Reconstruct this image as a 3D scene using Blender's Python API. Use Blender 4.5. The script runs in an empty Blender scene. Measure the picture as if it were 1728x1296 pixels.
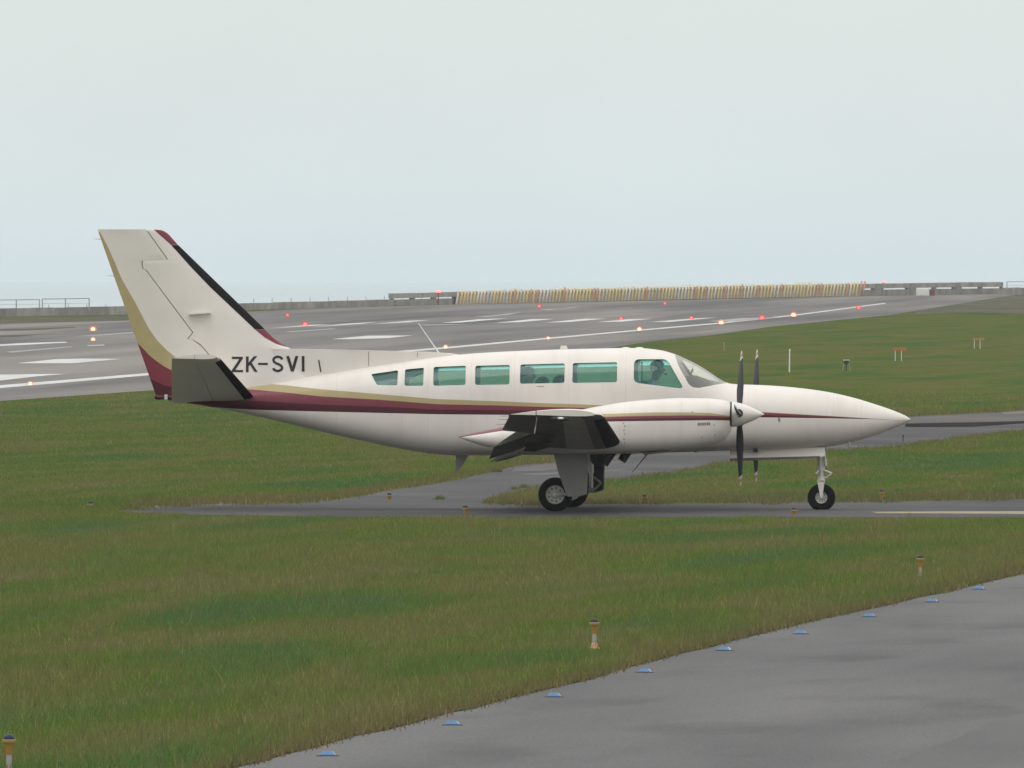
import bpy, bmesh, math, random
import numpy as np
from mathutils import Vector, Matrix

random.seed(7)
RNG = np.random.default_rng(11)
S = bpy.context.scene
COL = S.collection
rad = math.radians

# ------------------------------------------------------------------ camera, sky, sun, exposure
DCAM, HCAM, FPX, HORIZ = 250.0, 3.42, 28500.0, 470.0     # metres to the aircraft, eye height, focal length (in photo pixels), horizon row
cam_d = bpy.data.cameras.new('camera')
cam = bpy.data.objects.new('camera', cam_d)
COL.objects.link(cam)
cam.location = (0, -DCAM, HCAM)
cam.rotation_euler = (math.pi/2 - math.atan((648-HORIZ)/FPX), 0, 0)
cam_d.sensor_width = 36.0
cam_d.lens = FPX/1728*36.0
cam_d.clip_start = 1.0
cam_d.clip_end = 60000.0
S.camera = cam

SUN_EL, SUN_AZ = rad(62), rad(200)
W = bpy.data.worlds.new('World')
S.world = W
W.use_nodes = True
wn, wl = W.node_tree.nodes, W.node_tree.links
wn.clear()
w_out = wn.new('ShaderNodeOutputWorld')
w_sky = wn.new('ShaderNodeTexSky')
w_sky.sky_type = 'NISHITA'
w_sky.sun_disc = False
w_sky.sun_elevation = SUN_EL
w_sky.sun_rotation = SUN_AZ
w_bg1 = wn.new('ShaderNodeBackground')
w_bg1.inputs['Strength'].default_value = 0.05
wl.new(w_sky.outputs[0], w_bg1.inputs['Color'])
# closed cloud deck: pale grey-blue at the horizon, brighter overhead
w_tc = wn.new('ShaderNodeTexCoord')
w_sep = wn.new('ShaderNodeSeparateXYZ')
wl.new(w_tc.outputs['Generated'], w_sep.inputs[0])
w_abs = wn.new('ShaderNodeMath'); w_abs.operation = 'ABSOLUTE'
wl.new(w_sep.outputs['Z'], w_abs.inputs[0])
w_rmp = wn.new('ShaderNodeValToRGB')
wl.new(w_abs.outputs[0], w_rmp.inputs[0])
e = w_rmp.color_ramp.elements
e[0].position = 0.0; e[0].color = (0.645, 0.745, 0.78, 1)
e[1].position = 1.0; e[1].color = (1.48, 1.48, 1.45, 1)
m1 = w_rmp.color_ramp.elements.new(0.013); m1.color = (0.705, 0.762, 0.752, 1)
m2 = w_rmp.color_ramp.elements.new(0.25); m2.color = (0.86, 0.885, 0.88, 1)
w_nz = wn.new('ShaderNodeTexNoise'); w_nz.inputs['Scale'].default_value = 2.2; w_nz.inputs['Detail'].default_value = 5
w_map = wn.new('ShaderNodeMapping'); w_map.inputs['Scale'].default_value = (1, 1, 3.0)
wl.new(w_tc.outputs['Generated'], w_map.inputs[0]); wl.new(w_map.outputs[0], w_nz.inputs[0])
w_mr = wn.new('ShaderNodeMapRange'); w_mr.inputs[3].default_value = 0.9; w_mr.inputs[4].default_value = 1.1
wl.new(w_nz.outputs[0], w_mr.inputs[0])
w_bg2 = wn.new('ShaderNodeBackground')
wl.new(w_rmp.outputs[0], w_bg2.inputs['Color'])
w_nz2 = wn.new('ShaderNodeTexNoise'); w_nz2.inputs['Scale'].default_value = 28; w_nz2.inputs['Detail'].default_value = 4
w_map2 = wn.new('ShaderNodeMapping'); w_map2.inputs['Scale'].default_value = (1, 1, 2.2)
wl.new(w_tc.outputs['Generated'], w_map2.inputs[0]); wl.new(w_map2.outputs[0], w_nz2.inputs[0])
w_mr2 = wn.new('ShaderNodeMapRange'); w_mr2.inputs[1].default_value = 0.3; w_mr2.inputs[2].default_value = 0.7; w_mr2.inputs[3].default_value = 0.975; w_mr2.inputs[4].default_value = 1.025
wl.new(w_nz2.outputs[0], w_mr2.inputs[0])
w_mul = wn.new('ShaderNodeMath'); w_mul.operation = 'MULTIPLY'
wl.new(w_mr.outputs[0], w_mul.inputs[0]); wl.new(w_mr2.outputs[0], w_mul.inputs[1])
wl.new(w_mul.outputs[0], w_bg2.inputs['Strength'])
w_mix = wn.new('ShaderNodeMixShader'); w_mix.inputs[0].default_value = 0.92
wl.new(w_bg1.outputs[0], w_mix.inputs[1]); wl.new(w_bg2.outputs[0], w_mix.inputs[2])
wl.new(w_mix.outputs[0], w_out.inputs[0])

sun_d = bpy.data.lights.new('sun', 'SUN')
sun_d.energy = 0.5
sun_d.angle = rad(30)
sun_d.color = (1.0, 0.96, 0.9)
sun = bpy.data.objects.new('sun', sun_d)
COL.objects.link(sun)
sun_dir = Vector((math.sin(SUN_AZ)*math.cos(SUN_EL), math.cos(SUN_AZ)*math.cos(SUN_EL), math.sin(SUN_EL)))
sun.rotation_euler = sun_dir.to_track_quat('Z', 'Y').to_euler()

S.view_settings.view_transform = 'Standard'
S.view_settings.look = 'None'
S.view_settings.exposure = 0.15
S.view_settings.gamma = 1.0
S.view_settings.use_curve_mapping = False
S.render.engine = 'CYCLES'
S.cycles.use_denoising = True
S.cycles.max_bounces = 10
S.cycles.transparent_max_bounces = 16

# ------------------------------------------------------------------ measuring helpers
RISE, KINK = 0.0029, 520.0
def terrain_z(d):
    """Height of the ground d metres in front of the viewing spot: level field, then a gentle rise to the sea wall."""
    return max(0.0, RISE*(d-KINK))
def ground_at(px, py):
    """World x, d of the ground point seen at a pixel of the photograph."""
    d = FPX*HCAM/max(py-HORIZ, 0.5)
    if d > KINK:
        d = (HCAM+RISE*KINK)/((py-HORIZ)/FPX+RISE)
    return (px-864)/FPX*d, d
def gpt(px, py, dz=0.0):
    x, d = ground_at(px, py)
    return Vector((x, d-DCAM, terrain_z(d)+dz))
YAW = rad(-3.5)
CY, SY = math.cos(YAW), math.sin(YAW)
def loc(px, py, y=0.0):
    """Aircraft-frame x and z of a point lying y metres off its centreline."""
    x = (px-864)/114
    for _ in range(4):
        d = x*SY + y*CY + DCAM
        x = ((px-864)*d/FPX + y*SY)/CY
    d = x*SY + y*CY + DCAM
    return x, HCAM-(py-HORIZ)*d/FPX

def pchip(xs, ys):
    xs = np.asarray(xs, float); ys = np.asarray(ys, float)
    o = np.argsort(xs); xs, ys = xs[o], ys[o]
    h = np.diff(xs); dl = np.diff(ys)/h
    m = np.zeros_like(ys)
    for i in range(1, len(xs)-1):
        if dl[i-1]*dl[i] > 0:
            w1, w2 = 2*h[i]+h[i-1], h[i]+2*h[i-1]
            m[i] = (w1+w2)/(w1/dl[i-1]+w2/dl[i])
    m[0], m[-1] = dl[0], dl[-1]
    def f(x):
        x = min(max(x, xs[0]), xs[-1])
        i = min(max(int(np.searchsorted(xs, x))-1, 0), len(h)-1)
        t = (x-xs[i])/h[i]
        return float((2*t**3-3*t*t+1)*ys[i]+(t**3-2*t*t+t)*h[i]*m[i]+(-2*t**3+3*t*t)*ys[i+1]+(t**3-t*t)*h[i]*m[i+1])
    return f
def lerp_fn(pts):
    xs = [p[0] for p in pts]; ys = [p[1] for p in pts]
    if xs[0] > xs[-1]: xs, ys = xs[::-1], ys[::-1]
    return lambda x: float(np.interp(x, xs, ys))

# ------------------------------------------------------------------ materials
def nodes_of(name):
    m = bpy.data.materials.new(name)
    m.use_nodes = True
    n = m.node_tree.nodes; l = m.node_tree.links
    b = n['Principled BSDF']
    return m, n, l, b
def mat(name, col, rough=0.5, metal=0.0, spec=0.5, var=0.0, vscale=6.0, bump=0.0, bscale=60.0, coat=0.0):
    m, n, l, b = nodes_of(name)
    b.inputs['Base Color'].default_value = (*col, 1)
    b.inputs['Roughness'].default_value = rough
    b.inputs['Metallic'].default_value = metal
    b.inputs['Specular IOR Level'].default_value = spec
    b.inputs['Coat Weight'].default_value = coat
    b.inputs['Coat Roughness'].default_value = 0.08
    tc = n.new('ShaderNodeTexCoord')
    if var:
        nz = n.new('ShaderNodeTexNoise'); nz.inputs['Scale'].default_value = vscale; nz.inputs['Detail'].default_value = 6
        l.new(tc.outputs['Object'], nz.inputs[0])
        mr = n.new('ShaderNodeMapRange'); mr.inputs[1].default_value = 0.3; mr.inputs[2].default_value = 0.7
        mr.inputs[3].default_value = 1-var; mr.inputs[4].default_value = 1+var
        l.new(nz.outputs[0], mr.inputs[0])
        mx = n.new('ShaderNodeMix'); mx.data_type = 'RGBA'; mx.blend_type = 'MULTIPLY'; mx.inputs[0].default_value = 1
        mx.inputs[6].default_value = (*col, 1)
        l.new(mr.outputs[0], mx.inputs[7])
        l.new(mx.outputs[2], b.inputs['Base Color'])
    if bump:
        nb = n.new('ShaderNodeTexNoise'); nb.inputs['Scale'].default_value = bscale; nb.inputs['Detail'].default_value = 4
        l.new(tc.outputs['Object'], nb.inputs[0])
        bp = n.new('ShaderNodeBump'); bp.inputs['Strength'].default_value = bump; bp.inputs['Distance'].default_value = 0.01
        l.new(nb.outputs[0], bp.inputs['Height']); l.new(bp.outputs[0], b.inputs['Normal'])
    return m
def emit_mat(name, col, strength):
    m, n, l, b = nodes_of(name)
    b.inputs['Base Color'].default_value = (*[min(c, .8) for c in col], 1)
    b.inputs['Emission Color'].default_value = (*col, 1)
    b.inputs['Emission Strength'].default_value = strength
    return m

WHITE = (0.70, 0.65, 0.605)
GOLD = (0.40, 0.325, 0.17)
MAROON = (0.185, 0.036, 0.054)
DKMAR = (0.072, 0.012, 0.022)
M = {}
M['white'] = mat('cream_white_paint', WHITE, 0.32, var=0.05, vscale=1.6, coat=0.3)
M['gold'] = mat('gold_paint', GOLD, 0.35, var=0.05, coat=0.3)
M['maroon'] = mat('maroon_paint', MAROON, 0.4, spec=0.25, var=0.05)
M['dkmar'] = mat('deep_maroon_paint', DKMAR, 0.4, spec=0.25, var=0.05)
M['boot'] = mat('black_rubber_boot', (0.011, 0.010, 0.011), 0.7, spec=0.15, var=0.2)
M['black'] = mat('black_print', (0.012, 0.011, 0.012), 0.5)
M['interior'] = mat('cabin_lining', (0.045, 0.043, 0.042), 0.8, var=0.1)
M['seat'] = mat('dark_seat_fabric', (0.03, 0.032, 0.036), 0.85, var=0.2)
M['frame'] = mat('grey_frame', (0.20, 0.185, 0.165), 0.7)
M['panel'] = mat('instrument_panel', (0.05, 0.048, 0.05), 0.7, var=0.2)
M['tyre'] = mat('tyre_rubber', (0.010, 0.010, 0.010), 0.85, spec=0.15, var=0.25, vscale=12)
M['rim'] = mat('wheel_alloy', (0.50, 0.48, 0.45), 0.5, metal=0.1, var=0.15, vscale=20)
M['strut'] = mat('strut_metal', (0.55, 0.53, 0.49), 0.35, metal=0.4, var=0.15, vscale=15)
M['dark'] = mat('dark_metal', (0.03, 0.029, 0.028), 0.6, var=0.3, vscale=14)
M['wingpanel'] = mat('grey_skin_panel', (0.36, 0.34, 0.31), 0.5, var=0.15, vscale=3)
M['doorgrey'] = mat('grey_door_paint', (0.29, 0.278, 0.255), 0.5, var=0.12, vscale=5)  # even grey of the main gear doors
M['dkgrey'] = mat('dark_grey_skin', (0.11, 0.103, 0.093), 0.45, var=0.35, vscale=3.5)  # dark grey for undersides, flaps and small fittings
M['blade'] = mat('propeller_blade_black', (0.022, 0.022, 0.026), 0.5, spec=0.3, var=0.15)
M['tipw'] = mat('propeller_tip_white', (0.52, 0.51, 0.5), 0.4)
M['tipr'] = mat('propeller_tip_red', (0.42, 0.15, 0.12), 0.4)
M['lens'] = mat('clear_lens', (0.75, 0.75, 0.7), 0.1)
M['redprint'] = mat('red_print', (0.20, 0.055, 0.05), 0.5)

def tinted_glass(name, tint, veil, veil_w, gloss, through=0.5):
    m = bpy.data.materials.new(name); m.use_nodes = True
    n, l = m.node_tree.nodes, m.node_tree.links
    n.clear()
    out = n.new('ShaderNodeOutputMaterial')
    tr = n.new('ShaderNodeBsdfTransparent'); tr.inputs[0].default_value = (*tint, 1)
    df = n.new('ShaderNodeBsdfDiffuse'); df.inputs[0].default_value = (*veil, 1)
    tl = n.new('ShaderNodeBsdfTranslucent'); tl.inputs[0].default_value = (*veil, 1)
    ad = n.new('ShaderNodeMixShader'); ad.inputs[0].default_value = through
    l.new(df.outputs[0], ad.inputs[1]); l.new(tl.outputs[0], ad.inputs[2])
    mv = n.new('ShaderNodeMixShader'); mv.inputs[0].default_value = veil_w
    l.new(tr.outputs[0], mv.inputs[1]); l.new(ad.outputs[0], mv.inputs[2])
    gl = n.new('ShaderNodeBsdfGlossy'); gl.inputs['Roughness'].default_value = 0.04
    fr = n.new('ShaderNodeLayerWeight'); fr.inputs[0].default_value = 0.5
    pw = n.new('ShaderNodeMath'); pw.operation = 'POWER'; pw.inputs[1].default_value = 3.0
    l.new(fr.outputs['Facing'], pw.inputs[0])
    mr = n.new('ShaderNodeMapRange'); mr.inputs[3].default_value = gloss*.15; mr.inputs[4].default_value = min(gloss*2, .85)
    l.new(pw.outputs[0], mr.inputs[0])
    mx = n.new('ShaderNodeMixShader')
    l.new(mr.outputs[0], mx.inputs[0]); l.new(mv.outputs[0], mx.inputs[1]); l.new(gl.outputs[0], mx.inputs[2])
    l.new(mx.outputs[0], out.inputs[0])
    return m
M['glass'] = tinted_glass('teal_tinted_acrylic', (0.85, 0.96, 0.95), (0.20, 0.88, 0.82), 0.065, 0.18)
M['lightband'] = tinted_glass('pale_light_band', (0.6, 0.9, 0.86), (0.85, 1.0, 0.97), 0.92, 0.03, 0.97)  # bright light at the far window tops, put into the colour
M['screen'] = tinted_glass('windscreen_glass', (0.95, 0.96, 0.94), (1.0, 0.98, 0.90), 0.05, 0.3)
M['screenglare'] = tinted_glass('windscreen_sky_glare', (0.93, 0.95, 0.92), (1.0, 0.97, 0.82), 0.5, 0.2, 0.9)  # far pane, with cream sky glare put into its colour

def world_pos_noise(n, l, scale, rot, sc, detail=4, seed=0.0):
    g = n.new('ShaderNodeNewGeometry')
    m0 = n.new('ShaderNodeMapping'); m0.inputs['Rotation'].default_value = (0, 0, rot)
    l.new(g.outputs['Position'], m0.inputs[0])
    mp = n.new('ShaderNodeMapping'); mp.inputs['Scale'].default_value = sc
    mp.inputs['Location'].default_value = (seed, seed*.7, 0)
    l.new(m0.outputs[0], mp.inputs[0])
    nz = n.new('ShaderNodeTexNoise'); nz.inputs['Scale'].default_value = scale; nz.inputs['Detail'].default_value = detail
    l.new(mp.outputs[0], nz.inputs[0])
    return nz.outputs[0]
def ramp(n, l, src, stops):
    r = n.new('ShaderNodeValToRGB')
    el = r.color_ramp.elements
    el[0].position, el[0].color = stops[0][0], (*stops[0][1], 1)
    el[1].position, el[1].color = stops[-1][0], (*stops[-1][1], 1)
    for p, c in stops[1:-1]:
        x = el.new(p); x.color = (*c, 1)
    l.new(src, r.inputs[0])
    return r.outputs[0]
def mixc(n, l, fac, a, b, mode='MIX'):
    mx = n.new('ShaderNodeMix'); mx.data_type = 'RGBA'; mx.blend_type = mode
    for s, i in ((fac, 0), (a, 6), (b, 7)):
        if hasattr(s, 'is_linked'): l.new(s, mx.inputs[i])
        elif i == 0: mx.inputs[0].default_value = s
        else: mx.inputs[i].default_value = (*s, 1)
    return mx.outputs[2]
def banded_paint(name, bands, x0, x1, z0, z1, joints=(), hjoints=()):
    """bands: list of (curve points [(x,z)...], colour painted below that curve), from the top of the stripe down."""
    m, n, l, b = nodes_of(name)
    b.inputs['Roughness'].default_value = 0.36
    b.inputs['Specular IOR Level'].default_value = 0.3
    b.inputs['Coat Weight'].default_value = 0.08
    b.inputs['Coat Roughness'].default_value = 0.08
    tc = n.new('ShaderNodeTexCoord')
    sp = n.new('ShaderNodeSeparateXYZ'); l.new(tc.outputs['Object'], sp.inputs[0])
    xn = n.new('ShaderNodeMapRange'); xn.inputs[1].default_value = x0; xn.inputs[2].default_value = x1
    l.new(sp.outputs['X'], xn.inputs[0])
    zn = n.new('ShaderNodeMapRange'); zn.inputs[1].default_value = z0; zn.inputs[2].default_value = z1
    l.new(sp.outputs['Z'], zn.inputs[0])
    prev = n.new('ShaderNodeRGB'); prev.outputs[0].default_value = (*WHITE, 1)
    prev = prev.outputs[0]
    for pts, col in bands:
        fc = n.new('ShaderNodeFloatCurve')
        cu = fc.mapping.curves[0]
        q = sorted(((x-x0)/(x1-x0), (z-z0)/(z1-z0)) for x, z in pts)
        cu.points[0].location = q[0]; cu.points[1].location = q[-1]
        for a in q[1:-1]: cu.points.new(*a)
        for p in cu.points: p.handle_type = 'VECTOR'
        fc.mapping.extend = 'HORIZONTAL'
        fc.mapping.update()
        l.new(xn.outputs[0], fc.inputs['Value'])
        lt = n.new('ShaderNodeMath'); lt.operation = 'LESS_THAN'
        l.new(zn.outputs[0], lt.inputs[0]); l.new(fc.outputs[0], lt.inputs[1])
        mx = n.new('ShaderNodeMix'); mx.data_type = 'RGBA'
        mx.inputs[7].default_value = (*col, 1)
        l.new(lt.outputs[0], mx.inputs[0]); l.new(prev, mx.inputs[6])
        prev = mx.outputs[2]
    nz = n.new('ShaderNodeTexNoise'); nz.inputs['Scale'].default_value = 1.6; nz.inputs['Detail'].default_value = 6
    l.new(tc.outputs['Object'], nz.inputs[0])
    mr = n.new('ShaderNodeMapRange'); mr.inputs[1].default_value = 0.3; mr.inputs[2].default_value = 0.7
    mr.inputs[3].default_value = 0.94; mr.inputs[4].default_value = 1.03
    l.new(nz.outputs[0], mr.inputs[0])
    # grime streaks trailing down the skin, and thin skin joints
    mp = n.new('ShaderNodeMapping'); mp.inputs['Scale'].default_value = (5.0, 1.0, 0.8); l.new(tc.outputs['Object'], mp.inputs[0])
    ng_ = n.new('ShaderNodeTexNoise'); ng_.inputs['Scale'].default_value = 1.5; ng_.inputs['Detail'].default_value = 7; l.new(mp.outputs[0], ng_.inputs[0])
    gr_ = ramp(n, l, ng_.outputs[0], [(0.30, (0.965, 0.955, 0.945)), (0.52, (1, 1, 1))])
    prev = mixc(n, l, 1.0, prev, gr_, 'MULTIPLY')
    for xj in joints:
        sb = n.new('ShaderNodeMath'); sb.operation = 'COMPARE'; sb.inputs[1].default_value = xj; sb.inputs[2].default_value = .0035
        l.new(sp.outputs['X'], sb.inputs[0])
        fm = n.new('ShaderNodeMath'); fm.operation = 'MULTIPLY'; fm.inputs[1].default_value = .15; l.new(sb.outputs[0], fm.inputs[0])
        prev = mixc(n, l, fm.outputs[0], prev, (0.12, 0.11, 0.10))
    for zj in hjoints:
        sb = n.new('ShaderNodeMath'); sb.operation = 'COMPARE'; sb.inputs[1].default_value = zj; sb.inputs[2].default_value = .003
        l.new(sp.outputs['Z'], sb.inputs[0])
        fm = n.new('ShaderNodeMath'); fm.operation = 'MULTIPLY'; fm.inputs[1].default_value = .11; l.new(sb.outputs[0], fm.inputs[0])
        prev = mixc(n, l, fm.outputs[0], prev, (0.12, 0.11, 0.10))
    mm = n.new('ShaderNodeMix'); mm.data_type = 'RGBA'; mm.blend_type = 'MULTIPLY'; mm.inputs[0].default_value = 1
    l.new(prev, mm.inputs[6]); l.new(mr.outputs[0], mm.inputs[7])
    l.new(mm.outputs[2], b.inputs['Base Color'])
    return m

# ------------------------------------------------------------------ object helpers
def link(name, me, parent=None, mats=(), smooth=None):
    o = bpy.data.objects.new(name, me)
    COL.objects.link(o)
    if parent is not None: o.parent = parent
    for m_ in (mats if isinstance(mats, (list, tuple)) else [mats]):
        me.materials.append(m_)
    if smooth is not None:
        me.polygons.foreach_set('use_smooth', [True]*len(me.polygons))
        me.set_sharp_from_angle(angle=rad(smooth))
    return o
def bm_obj(name, bm, parent=None, mats=(), smooth=None):
    bmesh.ops.recalc_face_normals(bm, faces=bm.faces)
    me = bpy.data.meshes.new(name)
    bm.to_mesh(me); bm.free()
    return link(name, me, parent, mats, smooth)
def thing(name, label, cat, loc3=(0, 0, 0), rotz=0.0, group=None):
    o = bpy.data.objects.new(name, None)
    COL.objects.link(o)
    o.empty_display_size = 0.2
    o.location = loc3; o.rotation_euler = (0, 0, rotz)
    tag(o, label, cat, group)
    return o
def tag(o, label, cat, group=None):
    o['label'] = label; o['category'] = cat
    if group: o['group'] = group
    return o
def kind(o, k): o['kind'] = k; return o
def dup(root, loc3, rotz=0.0, label=None):
    r = root.copy(); COL.objects.link(r); r.location = loc3; r.rotation_euler = (0, 0, rotz)
    if label: r['label'] = label
    for ch in list(root.children):
        c = ch.copy(); COL.objects.link(c); c.parent = r
        for g in list(ch.children):
            q = g.copy(); COL.objects.link(q); q.parent = c
    return r
def add_box(bm, c, s, rot=None, mi=0):
    r = bmesh.ops.create_cube(bm, size=1.0)
    mx = Matrix.Translation(c) @ (rot.to_4x4() if rot else Matrix.Identity(4)) @ Matrix.Diagonal((*s, 1))
    bmesh.ops.transform(bm, matrix=mx, verts=r['verts'])
    for v in r['verts']:
        for f in v.link_faces: f.material_index = mi
    return r['verts']
def add_tube(bm, a, b, r0, r1=None, seg=10):
    a, b = Vector(a), Vector(b)
    r1 = r0 if r1 is None else r1
    q = (b-a).to_track_quat('Z', 'Y').to_matrix()
    rings = []
    for p, r in ((a, r0), (b, r1)):
        rings.append([bm.verts.new(p + q @ Vector((r*math.cos(2*math.pi*i/seg), r*math.sin(2*math.pi*i/seg), 0))) for i in range(seg)])
    for i in range(seg):
        j = (i+1) % seg
        bm.faces.new((rings[0][i], rings[0][j], rings[1][j], rings[1][i]))
    bm.faces.new(rings[0][::-1]); bm.faces.new(rings[1])
def add_lathe(bm, prof, mx=None, seg=24, mi=0, caps=True):
    """prof: list of (r, h) turned about the local z axis; mx places it."""
    mx = mx or Matrix.Identity(4)
    rings = []
    for r, h in prof:
        if r < 1e-6: rings.append([bm.verts.new(mx @ Vector((0, 0, h)))])
        else: rings.append([bm.verts.new(mx @ Vector((r*math.cos(2*math.pi*i/seg), r*math.sin(2*math.pi*i/seg), h))) for i in range(seg)])
    for a, b in zip(rings, rings[1:]):
        for i in range(seg):
            j = (i+1) % seg
            if len(a) == 1 and len(b) == 1: continue
            if len(a) == 1: f = bm.faces.new((a[0], b[j], b[i]))
            elif len(b) == 1: f = bm.faces.new((a[i], a[j], b[0]))
            else: f = bm.faces.new((a[i], a[j], b[j], b[i]))
            f.material_index = mi
    for ring in (rings[0], rings[-1]):
        if caps and len(ring) > 1:
            f = bm.faces.new(ring); f.material_index = mi
def add_prism(bm, pts2, place, mi=0):
    """pts2 outline; place(p, side) -> 3D for side 0/1; closes both ends."""
    a = [bm.verts.new(place(p, 0)) for p in pts2]
    b = [bm.verts.new(place(p, 1)) for p in pts2]
    n = len(pts2)
    fs = [bm.faces.new(a[::-1]), bm.faces.new(b)]
    for i in range(n): fs.append(bm.faces.new((a[i], a[(i+1) % n], b[(i+1) % n], b[i])))
    for f in fs: f.material_index = mi
def round_poly(pts, r, seg=5):
    out = []; n = len(pts)
    for i in range(n):
        p0, p, p1 = Vector(pts[i-1]), Vector(pts[i]), Vector(pts[(i+1) % n])
        a, b = (p0-p), (p1-p)
        k = min(r, a.length*.45, b.length*.45)
        s, e_ = p + a.normalized()*k, p + b.normalized()*k
        for t in range(seg+1):
            u = t/seg
            out.append(tuple((1-u)**2*s + 2*u*(1-u)*p + u*u*e_))
    return out
def eval_mesh(o):
    dg = bpy.context.evaluated_depsgraph_get()
    return bpy.data.meshes.new_from_object(o.evaluated_get(dg))
def boolean(base_me, cutters, op):
    o = bpy.data.objects.new('tmp_base', base_me); COL.objects.link(o)
    tmp = [o]
    for me in cutters:
        c = bpy.data.objects.new('tmp_cut', me); COL.objects.link(c); tmp.append(c)
        md = o.modifiers.new('b', 'BOOLEAN'); md.operation = op; md.object = c; md.solver = 'EXACT'
    bpy.context.view_layer.update()
    me = eval_mesh(o)
    for t in tmp: bpy.data.objects.remove(t)
    return me
def loft_mesh(rings, reverse=False, bm=None, mi=0):
    bm = bm or bmesh.new()
    vr = [[bm.verts.new(p) for p in r] for r in rings]
    n = len(vr[0])
    fs = []
    for a, b in zip(vr, vr[1:]):
        for i in range(n):
            j = (i+1) % n
            fs.append(bm.faces.new((a[i], b[i], b[j], a[j])))
    fs.append(bm.faces.new(vr[0])); fs.append(bm.faces.new(vr[-1][::-1]))
    for f in fs: f.material_index = mi
    if reverse: bmesh.ops.reverse_faces(bm, faces=fs)
    return bm

# ================================================================== SETTING
STRIP = -math.atan(0.115)          # mowing strips run along the apron edge
GB = 1.0
def turf_colour(n, l):
    """Green, blue-green and dry brown patches in long mowing strips."""
    a = world_pos_noise(n, l, 1.0, -STRIP, (0.26, 0.034, 1), 4, 3.1)
    b = world_pos_noise(n, l, 1.0, -STRIP, (0.55, 0.07, 1), 4, 17.0)
    c = world_pos_noise(n, l, 1.0, 0, (4.0, 1.6, 1), 3, 5.0)
    base = ramp(n, l, a, [(0.32, (0.066, 0.102, 0.042)), (0.41, (0.080, 0.110, 0.032)), (0.48, (0.122, 0.110, 0.046)), (0.55, (0.092, 0.114, 0.030)), (0.66, (0.066, 0.104, 0.044))])
    dry = ramp(n, l, b, [(0.52, (0, 0, 0)), (0.70, (1, 1, 1))])
    base = mixc(n, l, dry, base, (0.134, 0.114, 0.058))
    v = ramp(n, l, c, [(0.25, (0.84, 0.84, 0.84)), (0.75, (1.14, 1.14, 1.14))])
    return mixc(n, l, 1.0, base, v, 'MULTIPLY')
def turf_material(name, blade):
    m, n, l, b = nodes_of(name)
    col = turf_colour(n, l)
    col = mixc(n, l, 1.0, col, (1.52, 1.74, 1.58) if blade else (0.84, 0.92, 0.78), 'MULTIPLY')
    if blade:
        at = n.new('ShaderNodeAttribute'); at.attribute_name = 'dry'
        col = mixc(n, l, at.outputs['Fac'], col, (0.175, 0.142, 0.075))
        g = n.new('ShaderNodeNewGeometry')
        rv = ramp(n, l, g.outputs['Random Per Island'], [(0.0, (0.80, 0.82, 0.80)), (0.8, (1.15, 1.13, 1.10)), (0.95, (1.3, 1.25, 1.2)), (1.0, (2.0, 1.8, 1.7))])
        col = mixc(n, l, 1.0, col, rv, 'MULTIPLY')
    l.new(col, b.inputs['Base Color'])
    b.inputs['Roughness'].default_value = 0.9
    b.inputs['Specular IOR Level'].default_value = 0.0
    if blade:
        out = n['Material Output']
        tl = n.new('ShaderNodeBsdfTranslucent'); l.new(col, tl.inputs[0])
        ms = n.new('ShaderNodeMixShader'); ms.inputs[0].default_value = 0.35
        l.new(b.outputs[0], ms.inputs[1]); l.new(tl.outputs[0], ms.inputs[2]); l.new(ms.outputs[0], out.inputs[0])
    else:
        h = world_pos_noise(n, l, 1.0, 0, (9, 9, 9), 5, 1.0)
        bp = n.new('ShaderNodeBump'); bp.inputs['Strength'].default_value = 0.5; bp.inputs['Distance'].default_value = 0.08
        l.new(h, bp.inputs['Height']); l.new(bp.outputs[0], b.inputs['Normal'])
    return m
M['turf'] = turf_material('turf_ground', False)
M['blades'] = turf_material('grass_blades', True)

def pave_material(name, c1, c2, sc, rot=0.0, rough=0.85, fine=0.08, spots=None):
    m, n, l, b = nodes_of(name)
    a = world_pos_noise(n, l, 1.0, rot, sc, 5, 2.0)
    col = ramp(n, l, a, [(0.34, c1), (0.66, c2)])
    f = world_pos_noise(n, l, 1.0, 0, (14, 14, 14), 3, 9.0)
    v = ramp(n, l, f, [(0.25, (1-fine,)*3), (0.75, (1+fine,)*3)])
    col = mixc(n, l, 1.0, col, v, 'MULTIPLY')
    g2 = world_pos_noise(n, l, 1.0, 0, (38, 5, 20), 2, 3.3)
    v2 = ramp(n, l, g2, [(0.3, (1-fine*1.1,)*3), (0.7, (1+fine*1.1,)*3)])
    col = mixc(n, l, 1.0, col, v2, 'MULTIPLY')
    if spots:
        s = world_pos_noise(n, l, 1.0, rot, spots, 5, 31.0)
        sf = ramp(n, l, s, [(0.54, (0, 0, 0)), (0.70, (0.45, 0.45, 0.45))])
        col = mixc(n, l, sf, col, tuple(c*.45 for c in c1))
    l.new(col, b.inputs['Base Color'])
    b.inputs['Roughness'].default_value = rough
    b.inputs['Specular IOR Level'].default_value = 0.3 if max(c1) > .06 else (0.14 if max(c1) > .045 else 0.0)
    return m
RUNDIR = math.atan(0.068)
M['apron'] = pave_material('apron_asphalt', (0.080, 0.077, 0.078), (0.118, 0.114, 0.114), (0.5, 0.07, 1), 0.1, fine=0.14, spots=(0.75, 0.16, 1))
M['apron_seal'] = pave_material('apron_fresh_seal', (0.080, 0.076, 0.077), (0.106, 0.102, 0.102), (0.5, 0.1, 1))
M['taxi'] = pave_material('taxiway_asphalt', (0.048, 0.046, 0.047), (0.090, 0.086, 0.087), (0.25, 0.1, 1), spots=(0.16, 0.3, 1))
M['runway'] = pave_material('runway_asphalt', (0.074, 0.070, 0.073), (0.205, 0.185, 0.165), (0.16, 0.006, 1), RUNDIR, spots=(0.35, 0.008, 1))
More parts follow.
